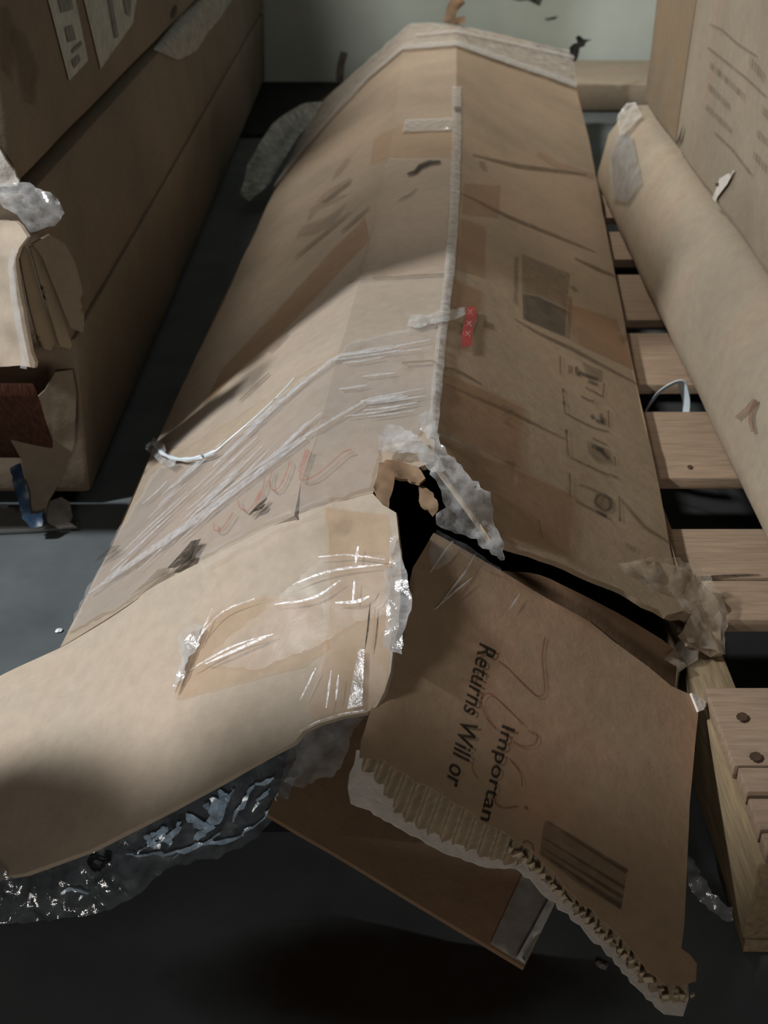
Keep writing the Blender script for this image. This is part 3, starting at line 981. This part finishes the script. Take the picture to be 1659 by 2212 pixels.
strokes('red_handwriting', [[zt(990, 250), zt(950, 370), zt(915, 490), zt(940, 515), zt(1040, 480), zt(1180, 370), zt(1280, 280), zt(1350, 255)],
                            [zt(700, 420), zt(680, 520), zt(700, 590), zt(750, 580), zt(800, 500), zt(845, 380), zt(850, 330)], [zt(640, 480), zt(620, 590), zt(560, 720)],
                            [zt(410, 680), zt(430, 745), zt(490, 765), zt(540, 720), zt(600, 600)], [zt(205, 870), zt(210, 930), zt(260, 930), zt(320, 860), zt(370, 780)]],
        4.2, K_body, 'ink_red_pale', lp, 0.008)
ribbon('gouge', [(548, 1124), (568, 1105), (586, 1088)], 7, K_left, 'scratch', lp, 0.008, 6, taper=True)
ribbon('gouge', [(560, 1115), (575, 1108), (582, 1100)], 6, K_left, 'scratch', lp, 0.008, 6, taper=True)
blocks('tear_hole', [tear1], K_left, 'scratch', lp, 0.009, 8, 'dark split in the board above the flap')
blocks('tear_hole', [[(378, 1236), (350, 1240), (330, 1262), (290, 1298), (200, 1362), (190, 1370), (300, 1300), (345, 1272), (370, 1262)]], K_left, 'crease', lp, 0.0075, 8)
blocks('smudge', [[(212, 1228), (250, 1192), (272, 1190), (262, 1202), (240, 1215)]], K_left, 'ink_faint', lp, 0.010)

# ---- tape, marks on the pale left flap
sheet('packing_tape', [(700, 1098), (838, 1112), (850, 1200), (846, 1330), (836, 1480), (800, 1532), (690, 1556), (660, 1540), (700, 1420), (712, 1270)], K_fl, 'tape', flap_l, 14, 0.0, 0.0025, wavy(.0012, 24, 3), seed=40, label='shiny yellowish packing tape over the flap corner')
sheet('packing_tape', [(380, 1512), (400, 1440), (430, 1390), (455, 1330), (560, 1292), (690, 1290), (712, 1400), (660, 1440), (560, 1465), (470, 1492)], K_fl, 'tape', flap_l, 12, 0.0, 0.0025, wavy(.0012, 26, 8), seed=41, rag=2, label='torn wrinkled piece of clear tape')
sheet('clear_film', [(600, 1300), (700, 1210), (835, 1205), (846, 1330), (770, 1345), (690, 1400), (560, 1450), (440, 1440), (480, 1400)], K_fl, 'film', flap_l, 9, 0.0, 0.0045, wavy(.0016, 30, 12), seed=42, rag=3, label='wrinkled clear film stretched across the tape')
sheet('clear_film', [(395, 1390), (410, 1365), (440, 1352), (448, 1362), (425, 1420), (405, 1470), (385, 1500), (398, 1440)], K_fl, 'film_white', flap_l, 8, 0.0, 0.006, crumple(.010, 40, 2), seed=43, rag=2)
for pts, w in (([(690, 1212), (760, 1208), (838, 1218)], 4), ([(640, 1270), (720, 1242), (836, 1228)], 5), ([(730, 1310), (775, 1308), (805, 1296)], 7), ([(600, 1312), (680, 1300), (740, 1262)], 5), ([(455, 1440), (540, 1402), (600, 1375)], 6),
               ([(780, 1188), (774, 1225)], 6), ([(772, 1262), (768, 1312)], 5), ([(722, 1455), (712, 1535)], 5), ([(738, 1465), (732, 1520)], 5), ([(560, 1300), (490, 1330), (440, 1385)], 4), ([(470, 1320), (435, 1400)], 4), ([(690, 1450), (655, 1520)], 4), ([(420, 1455), (470, 1425), (520, 1400), (590, 1378)], 4)):
    ribbon('film_glint', smooth_path(pts), w, K_fl, 'streak', flap_l, 0.008, 8, taper=True)  # pale strips painted in for glints on the film
ribbon('tear_line', [(384, 1500), (404, 1452), (424, 1405), (438, 1368)], 7, K_fl, 'ink_faint', flap_l, 0.004, 8, taper=True)
sheet('tape_stub', [(772, 1440), (780, 1408), (792, 1408), (788, 1530), (756, 1536)], K_fl, 'tape_white', flap_l, 10, 0.0, 0.006, seed=44)
ribbon('slit', [(806, 1312), (803, 1350), (796, 1410)], 4, K_fl, 'scratch', flap_l, 0.009, 8, taper=True)
ribbon('slit', [(806, 1312), (818, 1305), (826, 1290)], 3, K_fl, 'ink_faint', flap_l, 0.009, 8, taper=True)
sheet('folded_rim', [(636, 1604), (655, 1580), (690, 1560), (742, 1544), (790, 1536), (792, 1546), (745, 1556), (700, 1572), (668, 1590), (650, 1606)], K_fl, 'tape_white', flap_l, 8, 0.0, 0.004, seed=45)

# ---- print on the right flap
lettering('printed_line', 'Returns Will or', (1036, 1386), (962, 1692), (1072, 1404), K_fr, 'ink', fr)
lettering('printed_line', 'Importan', (1085, 1563), (1036, 1772), (1113, 1573), K_fr, 'ink', fr)
zf = lambda x, y: (900 + x * .3978, 1250 + y * .3978)
blocks('barcode', [[zf(690, 1322), zf(720, 1325), zf(1150, 1585), zf(1130, 1605)], [zf(680, 1412), zf(710, 1425), zf(1130, 1675), zf(1120, 1690)],
                   [zf(668, 1460), zf(690, 1470), zf(1120, 1725), zf(1110, 1745)], [zf(664, 1490), zf(690, 1505), zf(1112, 1770), zf(1100, 1800)]], K_fr, 'ink_faint', fr)
blocks('barcode', [[zf(690, 1325), zf(1140, 1590), zf(1110, 1800), zf(900, 1680), zf(665, 1500)]], K_fr, 'ink_ghost', fr, 0.0009)
strokes('printed_symbol', [[(1135, 1818), (1124, 1828), (1124, 1844), (1138, 1852), (1150, 1842), (1148, 1826), (1135, 1818)]], 4, K_fr, 'ink_faint', fr)
strokes('red_handwriting', [[zf(695, 320), zf(680, 420), zf(690, 560), zf(690, 620), zf(650, 640), zf(560, 560), zf(480, 480), zf(440, 450)],
                            [zf(580, 800), zf(480, 700), zf(400, 630), zf(360, 640), zf(350, 690), zf(390, 780), zf(430, 820)],
                            [zf(600, 830), zf(650, 850), zf(640, 900), zf(580, 915), zf(520, 890)], [zf(500, 980), zf(560, 1060), zf(570, 1130)], [zf(420, 1180), zf(430, 1230), zf(480, 1250), zf(550, 1240)], [zf(310, 980), zf(300, 1040), zf(330, 1090)]],
        4.0, K_fr, 'ink_red', fr)
blocks('smudge', [[zf(580, 1240), zf(600, 1240), zf(605, 1258), zf(585, 1258)]], K_fr, 'ink_red', fr)
for i, pts in enumerate([[(1018, 1250), (980, 1280), (935, 1320)], [(1035, 1180), (1000, 1240), (940, 1318)], [(1120, 1285), (1096, 1320)], [(1010, 1130), (960, 1190), (925, 1240)]]):
    ribbon('film_strand', pts, 5, K_fr, 'film_white', fr, 0.003, 8, taper=True)
ribbon('slit', [(1275, 1345), (1300, 1362), (1332, 1392)], 8, K_fr, 'scratch', fr, 0.002, 8, taper=True)

# ------------------------------------------------------------------ things below and around the burst end
S_bag = ruled([P(-80, 1912, .03), P(0, 1880, .045), P(200, 1822, .085), P(420, 1712, .135), P(650, 1590, .19)],
              [P(-80, 2040, .004), P(0, 2010, .006), P(230, 1960, .012), P(440, 1850, .03), P(650, 1690, .12)], 14, (0.5, 0.3))
bag_poly = [(-60, 1880), (60, 1872), (200, 1815), (350, 1735), (500, 1655), (640, 1582), (648, 1640), (612, 1700), (590, 1752), (540, 1790), (470, 1822), (430, 1842), (365, 1852), (318, 1885), (290, 1915), (230, 1950), (150, 1972), (60, 1990), (-60, 2010)]
bag, K_bag = sheet('plastic_bag', bag_poly, S_bag, 'bag', None, 9, 0.0, 0.010, crumple(0.022, 20, 4.2), seed=50)
tag(bag, 'crumpled clear plastic bag bulging out below the pale left flap', 'bag')
for i, (pts, w) in enumerate([([(585, 1678), (545, 1690), (520, 1730), (500, 1765)], 8), ([(505, 1690), (480, 1720), (455, 1745), (440, 1730)], 16), ([(450, 1720), (470, 1745), (440, 1780)], 22), ([(385, 1765), (372, 1790), (340, 1820)], 12), ([(350, 1778), (335, 1800), (318, 1815)], 12), ([(310, 1795), (320, 1812), (300, 1830)], 10), ([(265, 1830), (310, 1838), (380, 1832), (440, 1812), (470, 1790)], 8), ([(400, 1748), (430, 1770), (450, 1782)], 20), ([(470, 1700), (482, 1718), (470, 1745)], 26), ([(360, 1772), (350, 1800), (365, 1818)], 20), ([(330, 1790), (322, 1812), (345, 1825)], 16), ([(420, 1800), (440, 1790), (455, 1770)], 14), ([(130, 1925), (165, 1915), (190, 1920)], 8), ([(600, 1700), (590, 1730), (560, 1765), (520, 1795)], 6), ([(580, 1690), (545, 1750)], 7), ([(545, 1772), (500, 1805), (430, 1815), (370, 1845)], 5)]):
    ribbon('bag_highlight', smooth_path(pts), w, K_bag, 'bag_highlight', bag, 0.005, 7, taper=True, disp=crumple(.008, 60, i))  # pale blue highlights painted as strips on the bag
ribbon('bag_loop', smooth_path([(222, 1850), (206, 1845), (198, 1855), (206, 1868), (222, 1868), (232, 1852), (230, 1838)]), 9, K_bag, 'matte', bag, 0.006, 6, 'small dark loop on the bag')
S_gap = ruled([P(600, 1590, .20), P(830, 1500, .24)], [P(600, 1720, .13), P(830, 1640, .15)], 8, (.3, .3))
sc1, _ = sheet('film_scrap', [(640, 1600), (700, 1560), (790, 1536), (792, 1552), (760, 1590), (745, 1640), (720, 1690), (660, 1710), (612, 1690), (640, 1640)], S_gap, 'film_grey', None, 10, 0.0, -0.004, crumple(.014, 24, 2), seed=51, rag=3)
tag(sc1, 'grey film scrap hanging in the gap between the two front flaps', 'film')
# dark wrapped contents inside the burst end
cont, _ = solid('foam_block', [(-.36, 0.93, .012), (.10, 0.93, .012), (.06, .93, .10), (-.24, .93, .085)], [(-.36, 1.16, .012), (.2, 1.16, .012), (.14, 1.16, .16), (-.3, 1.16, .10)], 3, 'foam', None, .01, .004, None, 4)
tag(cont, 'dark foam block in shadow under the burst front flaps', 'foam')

# scraps
def scrap(name, px, py, z, r, mat, label, cat, n=9, h=.6):
    c = P(px, py, z)
    rn = random.Random(int(px + py))
    vs = [c + V((0, 0, r * h))]
    for i in range(n):
        a = 6.283 * i / n
        q = r * rn.uniform(.55, 1.15)
        vs.append(c + V((math.cos(a) * q * 1.3, math.sin(a) * q, r * rn.uniform(.1, .5))))
    for i in range(n):
        a = 6.283 * i / n
        vs.append(c + V((math.cos(a) * r * .8, math.sin(a) * r * .6, .0005)))
    fs = [(0, 1 + i, 1 + (i + 1) % n) for i in range(n)] + [(1 + i, 1 + n + i, 1 + n + (i + 1) % n, 1 + (i + 1) % n) for i in range(n)]
    fs.append(tuple(1 + n + i for i in range(n))[::-1])
    return tag(link(name, vs, fs, mat, None, False), label, cat)


scrap('paper_scrap', 126, 1364, 0, .005, 'strap', 'tiny white paper scrap on the floor left of the torn box', 'scrap')
scrap('paper_scrap', 1302, 2088, 0, .006, 'pale_paper', 'small pale scrap on the dark floor below the torn flap edge', 'scrap')

# scraps standing at the far end of the box
S_fe = ruled([PY(940, -20, 4.24), PY(1020, -20, 4.24)], [PY(940, 80, 4.22), PY(1020, 80, 4.22)], 4, (.3, .3))
t, _ = sheet('cardboard_scrap', [(958, 48), (964, 20), (975, -8), (1004, -8), (1004, 8), (990, 22), (984, 38), (1004, 34), (1006, 48), (980, 52)], S_fe, 'kraft_red', None, 8, .006, 0, crumple(.02, 14, 1), rag=2, seed=60)
tag(t, 'torn brown cardboard scrap standing up at the far end of the torn box', 'scrap')
S_fe2 = ruled([PY(1220, 70, 4.30), PY(1290, 70, 4.32)], [PY(1220, 140, 4.29), PY(1290, 140, 4.29)], 4, (.3, .3))
t, _ = sheet('black_scrap', [(1232, 122), (1230, 102), (1240, 94), (1248, 92), (1244, 80), (1252, 76), (1262, 84), (1280, 86), (1266, 92), (1262, 100), (1252, 104), (1246, 130), (1238, 136)], S_fe2, 'black_scrap', None, 7, .004, 0, crumple(.02, 14, 2), rag=2, seed=61)
tag(t, 'jagged black scrap at the far right corner of the torn box', 'scrap')
# whitish film lump beside the far left edge
S_lump = ruled([P(690, 218, .17), P(560, 300, .14), P(500, 420, .03)], [P(720, 300, .05), P(640, 400, .03), P(560, 480, .01)], 10, (.15, .4))
t, _ = sheet('film_lump', [(692, 220), (660, 222), (622, 238), (588, 268), (560, 310), (535, 360), (520, 420), (540, 440), (580, 400), (610, 350), (640, 300), (672, 262)], S_lump, film('pale_film', 0.6, haze_col=(0.66, 0.70, 0.64), gloss=0.04, rough=.3), None, 12, 0.0, 0.0, streaks(.012, 2.2, 200, 22, 2), seed=62)
tag(t, 'pale translucent film lump against the far left side of the torn box', 'film')
mat_sheet = P(490, 300, 0)
o, _ = solid('shade_mat', [(-.62, 4.18, .0), (.0, 4.18, .0), (.0, 4.18, .012), (-.62, 4.18, .012)], [(-.62, 5.1, .0), (.0, 5.1, .0), (.0, 5.1, .012), (-.62, 5.1, .012)], 2, 'matte', None, .003, 0, None, 0)  # thin black sheet standing in for shadow on the floor
tag(o, 'black rubber mat added as shade on the floor before the back wall', 'mat')
# flat carton lying along the wall, right
o, _ = solid('flat_carton', [(.55, 4.58, .004), (1.6, 4.58, .004), (1.6, 4.58, .10), (.55, 4.58, .10)], [(.55, 5.08, .004), (1.6, 5.08, .004), (1.6, 5.08, .10), (.55, 5.08, .10)], 4, 'kraft_right', None, .008, .003, None, 4)
tag(o, 'flat tan carton lying along the back wall behind the torn box', 'carton')

# ------------------------------------------------------------------ left stack
def xl(y, x0):
    return x0 - 0.006 * (y - 1.6)


def lbox(name, y0, y1, xb, xt, z0, z1, mat, label, cat='carton', bev=.01, amp=.0015, xw=-1.35):
    t = thing(name, label, cat, (-.9, (y0 + y1) / 2, z0))
    o, s = solid('carton_body', [(xw, y0, z0), (xl(y0, xb), y0, z0), (xl(y0, xt), y0, z1), (xw, y0, z1)], [(xw, y1, z0), (xl(y1, xb), y1, z0), (xl(y1, xt), y1, z1), (xw, y1, z1)], 10, mat, t, bev, amp, None, 5)
    return t, o, s


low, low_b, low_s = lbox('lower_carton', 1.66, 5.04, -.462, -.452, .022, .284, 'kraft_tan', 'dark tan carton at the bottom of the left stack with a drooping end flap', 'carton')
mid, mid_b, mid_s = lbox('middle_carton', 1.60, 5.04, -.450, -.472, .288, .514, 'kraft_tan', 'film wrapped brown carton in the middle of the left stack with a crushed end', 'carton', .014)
tall, _, _ = lbox('shadow_carton', 3.3, 5.0, -.50, -.50, 1.056, 1.62, 'kraft_tan', 'unseen shadow carton added on the labelled carton at the far end of the left stack')  # out of view, added to cast shade on the back wall
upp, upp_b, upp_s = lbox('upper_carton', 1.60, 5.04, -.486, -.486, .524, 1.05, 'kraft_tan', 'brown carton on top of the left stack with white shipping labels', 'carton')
S_us = upp_s
blocks('shipping_label', [[(100, -4), (160, -4), (188, 130), (147, 175)]], S_us, 'label', upp, .002, 20, 'white paper shipping label')
blocks('shipping_label', [[(178, -4), (293, -4), (285, 50), (215, 150)]], S_us, 'label', upp, .002, 20, 'white paper shipping label')
blocks('label_print', [[(228, -4), (238, -4), (252, 80), (244, 84)], [(136, 60), (152, 54), (160, 85), (142, 92)], [(150, 130), (166, 118), (170, 130), (156, 148)], [(262, -4), (280, -4), (278, 36), (268, 30)], [(120, -4), (150, -4), (154, 20), (128, 28)], [(150, 108), (172, 88), (174, 96), (152, 116)]], S_us, 'label_grey', upp, .0035, 12)
blocks('faded_print', [[(22, 60), (50, 70), (82, 150), (72, 228), (48, 220)], [(0, 20), (14, 10), (30, 60), (24, 180), (0, 150)]], S_us, 'ink_ghost', upp, .003, 20)
ribbon('tear_mark', [(378, 12), (374, 26), (370, 40)], 8, S_us, 'scratch', upp, .004, 6, taper=True)
t1 = PY(0, 330, 1.585)
S_uf = ruled([PY(-40, 320, 1.585), PY(60, 320, 1.585)], [PY(-40, 420, 1.585), PY(60, 420, 1.585)], 4, (.3, .3))
sheet('torn_front', [(-30, 305), (0, 322), (14, 345), (24, 362), (42, 390), (38, 400), (0, 404), (-30, 406)], S_uf, 'liner', upp, 10, .006, 0, crumple(.008, 30, 1), rag=2, seed=70, label='pale torn front corner')
# middle carton: crushed end
S_e1 = ruled([PY(-60, 530, 1.58), PY(90, 540, 1.49)], [PY(-60, 800, 1.58), PY(90, 800, 1.49)], 6, (.2, .2))
sheet('end_flap', [(-40, 430), (0, 452), (38, 490), (56, 512), (42, 536), (36, 560), (40, 620), (55, 700), (66, 760), (74, 784), (70, 796), (40, 790), (0, 792), (-40, 792)], S_e1, 'kraft_flap', mid, 14, .005, 0, wavy(.006, 14), seed=71, label='pale film covered end flap')
ribbon('wrap_fold', [(40, 538), (32, 570), (38, 640), (52, 720), (62, 775), (58, 794)], 14, S_e1, 'film_white', mid, .006, 8)
S_e2 = ruled([PY(30, 520, 1.53), PY(170, 520, 1.60)], [PY(30, 800, 1.53), PY(170, 800, 1.60)], 6, (.2, .2))
sheet('inner_flap', [(44, 545), (52, 528), (66, 545), (92, 640), (128, 738), (112, 760), (90, 752), (66, 660)], S_e2, 'kraft_plain', mid, 10, .004, -.004, seed=72)
sheet('inner_flap', [(62, 532), (76, 528), (100, 590), (152, 742), (150, 752), (126, 746), (96, 650)], S_e2, 'kraft_plain', mid, 10, .004, .004, seed=73)
sheet('side_flap', [(58, 520), (95, 500), (128, 520), (150, 560), (166, 620), (172, 690), (168, 712), (140, 700), (108, 620), (80, 550)], S_e2, 'kraft_tan', mid, 12, .004, .014, seed=74)
S_e3 = ruled([P(-60, 400, .53), P(140, 395, .53)], [P(-60, 520, .50), P(150, 520, .47)], 6, (.2, .3))
sheet('top_film', [(-30, 408), (0, 412), (44, 405), (90, 420), (122, 440), (136, 470), (110, 500), (60, 515), (30, 480), (0, 455), (-30, 440)], S_e3, 'film_white', mid, 9, 0, .01, crumple(.009, 26, 5), seed=75, label='shiny film bunched on the carton end')
sheet('wrap_patch', [(330, 112), (372, 60), (410, 14), (440, -6), (500, -6), (470, 40), (440, 75), (420, 110), (380, 130)], mid_s, 'film_far', mid, 14, 0, .006, streaks(.004, -1.2, 60, 12), seed=76)
# lower carton: drooping flap
S_lf = ruled([PY(0, 800, 1.60), PY(220, 800, 1.66)], [PY(0, 1130, 1.57), PY(220, 1130, 1.60)], 6, (.2, .2))
sheet('end_flap', [(20, 944), (46, 900), (72, 866), (98, 842), (120, 805), (158, 800), (166, 850), (160, 960), (140, 1020), (118, 1062), (104, 1085), (98, 1108), (66, 1118), (58, 1050), (46, 990)], S_lf, 'kraft_tan', low, 18, .004, 0, wavy(.006, 10), seed=79, label='limp brown end flap')
# red brown board under the middle carton end
o, _ = solid('end_board', [(-1.2, 1.50, .262), (-.475, 1.50, .262), (-.475, 1.50, .284), (-1.2, 1.50, .284)], [(-1.2, 1.63, .10), (-.50, 1.63, .10), (-.50, 1.63, .12), (-1.2, 1.63, .12)], 4, 'redwood', low, .003, .002, 'red brown rough board at the carton end', 3)
S_bl = ruled([PY(0, 980, 1.60), PY(120, 980, 1.60)], [PY(0, 1150, 1.55), PY(120, 1150, 1.55)], 5, (.2, .2))
o, _ = sheet('blue_plastic_scrap', [(22, 1010), (44, 1000), (62, 1060), (66, 1110), (92, 1106), (92, 1136), (66, 1140), (48, 1120), (36, 1070)], S_bl, 'blue', None, 9, .003, 0, crumple(.01, 24, 3), rag=2, seed=80)
tag(o, 'crumpled dark blue plastic scrap at the foot of the left stack', 'scrap')
S_pl = ruled([PY(80, 1060, 1.63), PY(170, 1060, 1.63)], [PY(80, 1140, 1.58), PY(170, 1140, 1.58)], 5, (.2, .2))
o, _ = sheet('paper_wad', [(98, 1092), (112, 1080), (132, 1072), (150, 1084), (156, 1110), (152, 1130), (166, 1140), (130, 1142), (104, 1130)], S_pl, 'pale_paper', None, 8, .004, 0, crumple(.015, 22, 3), rag=2, seed=81)
tag(o, 'crumpled pale paper wad on the floor under the left stack', 'paper')
o, _ = sheet('grey_board', [(-60, 1100), (40, 1098), (56, 1130), (120, 1142), (172, 1134), (168, 1144), (80, 1152), (0, 1156), (-60, 1158)], floor_sup, plain('grey_board', (0.16, .16, .15), .6, .2), None, 14, .004, .006)
tag(o, 'thin grey board lying flat on the floor under the left stack', 'board')

# ------------------------------------------------------------------ right side: pallet
pal = thing('wooden_pallet', 'wooden pallet with spaced deck boards under the right cartons', 'pallet', (.8, 1.8, 0))
ZT = .14
def yat(py):
    return P(1500, py, ZT).y
rows = [(1838, 1800), (1790, 1722), (1712, 1660), (1652, 1484), (1338, 1252), (1248, 1142), (1034, 890), (830, 718), (690, 592), (560, 500), (470, 420)]
for i, (a, b) in enumerate(rows):
    y0, y1 = yat(a), yat(b)
    rn = random.Random(i)
    dz = rn.uniform(-.0015, .0015)
    x0 = .342 + rn.uniform(0, .006)
    n = [(x0, y0, ZT - .018 + dz), (x0, y1, ZT - .018 + dz), (x0, y1, ZT + dz), (x0, y0, ZT + dz)]
    f = [(1.35, p[1], p[2]) for p in n]
    solid('deck_board', n, f, 3, 'wood', pal, .002, .0008, None, 0)
for x in (.342, .82, 1.30):
    n = [(x, .79, .02), (x + .045, .79, .02), (x + .045, .79, ZT - .0185), (x, .79, ZT - .0185)]
    f = [(p[0], 2.95, p[2]) for p in n]
    solid('stringer', n, f, 6, 'wood_dark', pal, .003, .001, None, 0)
for y in (.84, 1.8, 2.8):
    n = [(.345, y - .05, .002), (.345, y + .05, .002), (.345, y + .05, .0195), (.345, y - .05, .0195)]
    f = [(1.34, p[1], p[2]) for p in n]
    solid('bottom_board', n, f, 2, 'wood_dark', pal, .002, 0, None, 0)
S_pt = Sup([V((.3, .5, ZT)), V((1.5, .5, ZT)), V((1.5, 3.2, ZT)), V((.3, 3.2, ZT))], [(0, 1, 2, 3)])
for (x, y, r) in ((1602, 1552, 13), (1631, 1638, 14), (1490, 1012, 6)):
    blocks('knot', [[(x + r * 1.0 * math.cos(a * .7854), y + r * .75 * math.sin(a * .7854)) for a in range(8)]], S_pt, 'knot', pal, .0025, 8)
ribbon('wood_crack', [(1505, 1250), (1560, 1246), (1640, 1244)], 4, S_pt, 'scratch', pal, .002, 12, taper=True)

# cartons on the pallet
rl = thing('bottom_carton', 'long tan carton on the pallet right of the torn box', 'carton', (.8, 2.0, ZT))
near = [(.490, 1.0, ZT + .006), (1.3, 1.0, ZT + .006), (1.3, 1.0, .354), (.540, 1.0, .356), (.478, 1.0, .29), (.455, 1.0, .19)]
far = [(.535, 2.92, ZT + .006), (1.35, 2.92, ZT + .006), (1.35, 2.92, .366), (.575, 2.92, .366), (.530, 2.92, .30), (.508, 2.92, .19)]
rl_b, rl_s = solid('carton_body', near, far, 10, 'kraft_right', rl, .02, .003, None, 5)
strokes('brown_scrawl', [[(1600, 905), (1622, 885), (1640, 868), (1630, 900), (1636, 935)]], 9, rl_s, ink('brown_mark', (.16, .06, .03), .55), rl, .006)
S_re = ruled([P(1300, 260, .33), P(1390, 215, .37)], [P(1300, 520, .15), P(1400, 430, .25)], 5, (.2, .3))
sheet('corner_film', [(1338, 250), (1346, 225), (1360, 214), (1374, 232), (1390, 262), (1370, 285), (1350, 300)], rl_s, 'film_far', rl, 8, 0, .010, crumple(.012, 18, 3), rag=2, seed=90, label='cloudy film bunched at the far corner')
sheet('corner_film', [(1322, 330), (1345, 285), (1372, 300), (1392, 400), (1360, 440), (1330, 430)], rl_s, 'film_grey', rl, 12, 0, .006, crumple(.012, 14, 6), seed=91)


def rbox(name, y0, y1, z0, z1, mat, label, bev=.012):
    xr = lambda y: .548 + (y - 1.5) * .038
    t = thing(name, label, 'carton', (.9, (y0 + y1) / 2, z0))
    o, s = solid('carton_body', [(xr(y0), y0, z0), (1.4, y0, z0), (1.4, y0, z1), (xr(y0) + .02, y0, z1)], [(xr(y1), y1, z0), (1.4, y1, z0), (1.4, y1, z1), (xr(y1) + .02, y1, z1)], 6, mat, t, bev, .004, None, 5)
    return t, o, s


ru, ru_b, ru_s = rbox('printed_carton', 1.15, 2.47, .373, .98, 'kraft_right', 'pale tan carton with grey printed rows upper right on the bottom carton')
rv, rv_b, rv_s = rbox('plain_carton', 2.485, 2.90, .373, 1.0, 'kraft_plain', 'unprinted brown carton behind the printed carton at the far right')
zr = lambda x, y: (1400 + x * .217, y * .217)
rowsT = []
rn = random.Random(5)
for (a, b, w) in [((640, 640), (980, 960), 70), ((620, 850), (850, 1080), 70), ((600, 1060), (860, 1310), 64), ((1040, 600), (1190, 790), 110), ((1160, 1080), (1260, 1190), 100), ((1110, 1320), (1260, 1460), 80), ((1080, 1540), (1260, 1740), 80)]:
    t = 0.0
    while t < .96:
        l_ = rn.uniform(.08, .16)
        p = (a[0] + (b[0] - a[0]) * t, a[1] + (b[1] - a[1]) * t)
        q = (a[0] + (b[0] - a[0]) * min(1, t + l_), a[1] + (b[1] - a[1]) * min(1, t + l_))
        rowsT.append([zr(p[0], p[1] - w * .45), zr(q[0], q[1] - w * .45), zr(q[0] - 12, q[1] + w * .45), zr(p[0] - 12, p[1] + w * .45)])
        t += l_ + rn.uniform(.03, .07)
blocks('printed_rows', rowsT, ru_s, 'ink_ghost', ru, .004, 9)
for pts in ([zr(630, 240), zr(760, 300), zr(900, 430), zr(1100, 560)], [zr(610, 470), zr(800, 620), zr(1000, 780), zr(1190, 960)], [zr(680, 1320), zr(850, 1480), zr(1050, 1740)]):
    ribbon('faded_rule', pts, 6, ru_s, 'ink_ghost', ru, .004, 12)
sheet('scuff', [zr(640, 1990), zr(700, 1900), zr(740, 1780), zr(890, 1690), zr(820, 1830), zr(720, 1960), zr(700, 2000)], ru_s, 'liner', ru, 8, 0, .005, seed=92, label='pale scuffed tear')
blocks('tear_hole', [[zr(270, 1500), zr(340, 1350), zr(380, 1240), zr(350, 1400)], [zr(700, 1830), zr(735, 1820), zr(735, 1850), zr(710, 1860)]], merge(ru_s, rv_s), 'scratch', ru, .006, 8)

# white strapping loop between torn box and carton
pts = [PY(*p, 1.78) for p in smooth_path([(1388, 905), (1400, 880), (1420, 852), (1445, 834), (1468, 826), (1476, 840), (1482, 870), (1480, 905), (1474, 930)], 6)]
vs, fs = [], []
for i, p in enumerate(pts):
    d = (pts[min(len(pts) - 1, i + 1)] - pts[max(0, i - 1)]).normalized()
    n = V((d.z, 0, -d.x)) * (.0022 + .0045 * math.sin(math.pi * min(1, .1 + i / len(pts))))
    y = V((0, .008, 0))
    vs += [p - n - y, p + n + y, p + n + y + V((.001, .001, .0015)), p - n - y + V((.001, .001, .0015))]
    if i:
        k = (i - 1) * 4
        for a in range(4):
            fs.append((k + a, k + (a + 1) % 4, k + 4 + (a + 1) % 4, k + 4 + a))
st = thing('strapping_loop', 'white plastic strapping loop over the gap between torn box and right carton', 'strap', tuple(pts[0]))
link('strap_band', vs, fs, 'strap', st)
tube('strap_tail', [PY(*p, 1.70) for p in smooth_path([(1474, 930), (1464, 955), (1445, 985), (1428, 1010)], 5)], .0014, 'film_white', st, 6, 'thin clear tail of the strap')

# film scraps at the pallet foot (right, on the floor)
S_ff = ruled([P(1440, 1820, .03), P(1560, 1900, .04)], [P(1450, 1950, .004), P(1640, 1990, .004)], 6, (.2, .3))
o, _ = sheet('film_scrap', [(1490, 1840), (1520, 1870), (1540, 1930), (1575, 1955), (1659, 1960), (1640, 1985), (1570, 1990), (1530, 1965), (1500, 1930), (1482, 1880)], S_ff, 'film_grey', None, 10, 0, .004, crumple(.02, 20, 8), rag=3, seed=95)
tag(o, 'dark grey film scrap on the floor at the pallet corner', 'film')

# two rounded shadow blockers added unseen just outside the frame, near left
def blocker(name, cx, cy, rx, ry, z0, h, label, seed):
    vs, fs = [], []
    nu, nv = 28, 16
    for j in range(nv + 1):
        t = j / nv
        r = math.sin(math.pi * (.25 + t * .50)) ** .35
        for i in range(nu):
            a = 6.283 * i / nu
            p = V((cx + r * math.cos(a) * rx, cy + r * math.sin(a) * ry, z0 + h * t))
            p += V((math.cos(a), math.sin(a), 0)) * .018 * fb(p + V((seed, 0, 0)), 7)
            vs.append(p)
    for j in range(nv):
        for i in range(nu):
            fs.append((j * nu + i, j * nu + (i + 1) % nu, (j + 1) * nu + (i + 1) % nu, (j + 1) * nu + i))
    fs.append(tuple(range(nu))[::-1]); fs.append(tuple(nv * nu + i for i in range(nu)))
    tag(link(name, vs, fs, 'blocker'), label, 'blocker')


blocker('shadow_blocker', -.86, .49, .20, .50, 0, .775, 'big added unseen shadow sack on the floor left of the burst box end', 1)
blocker('shadow_blocker', -.84, .48, .20, .42, .78, .36, 'smaller added unseen shadow sack lying on the big sack', 4)
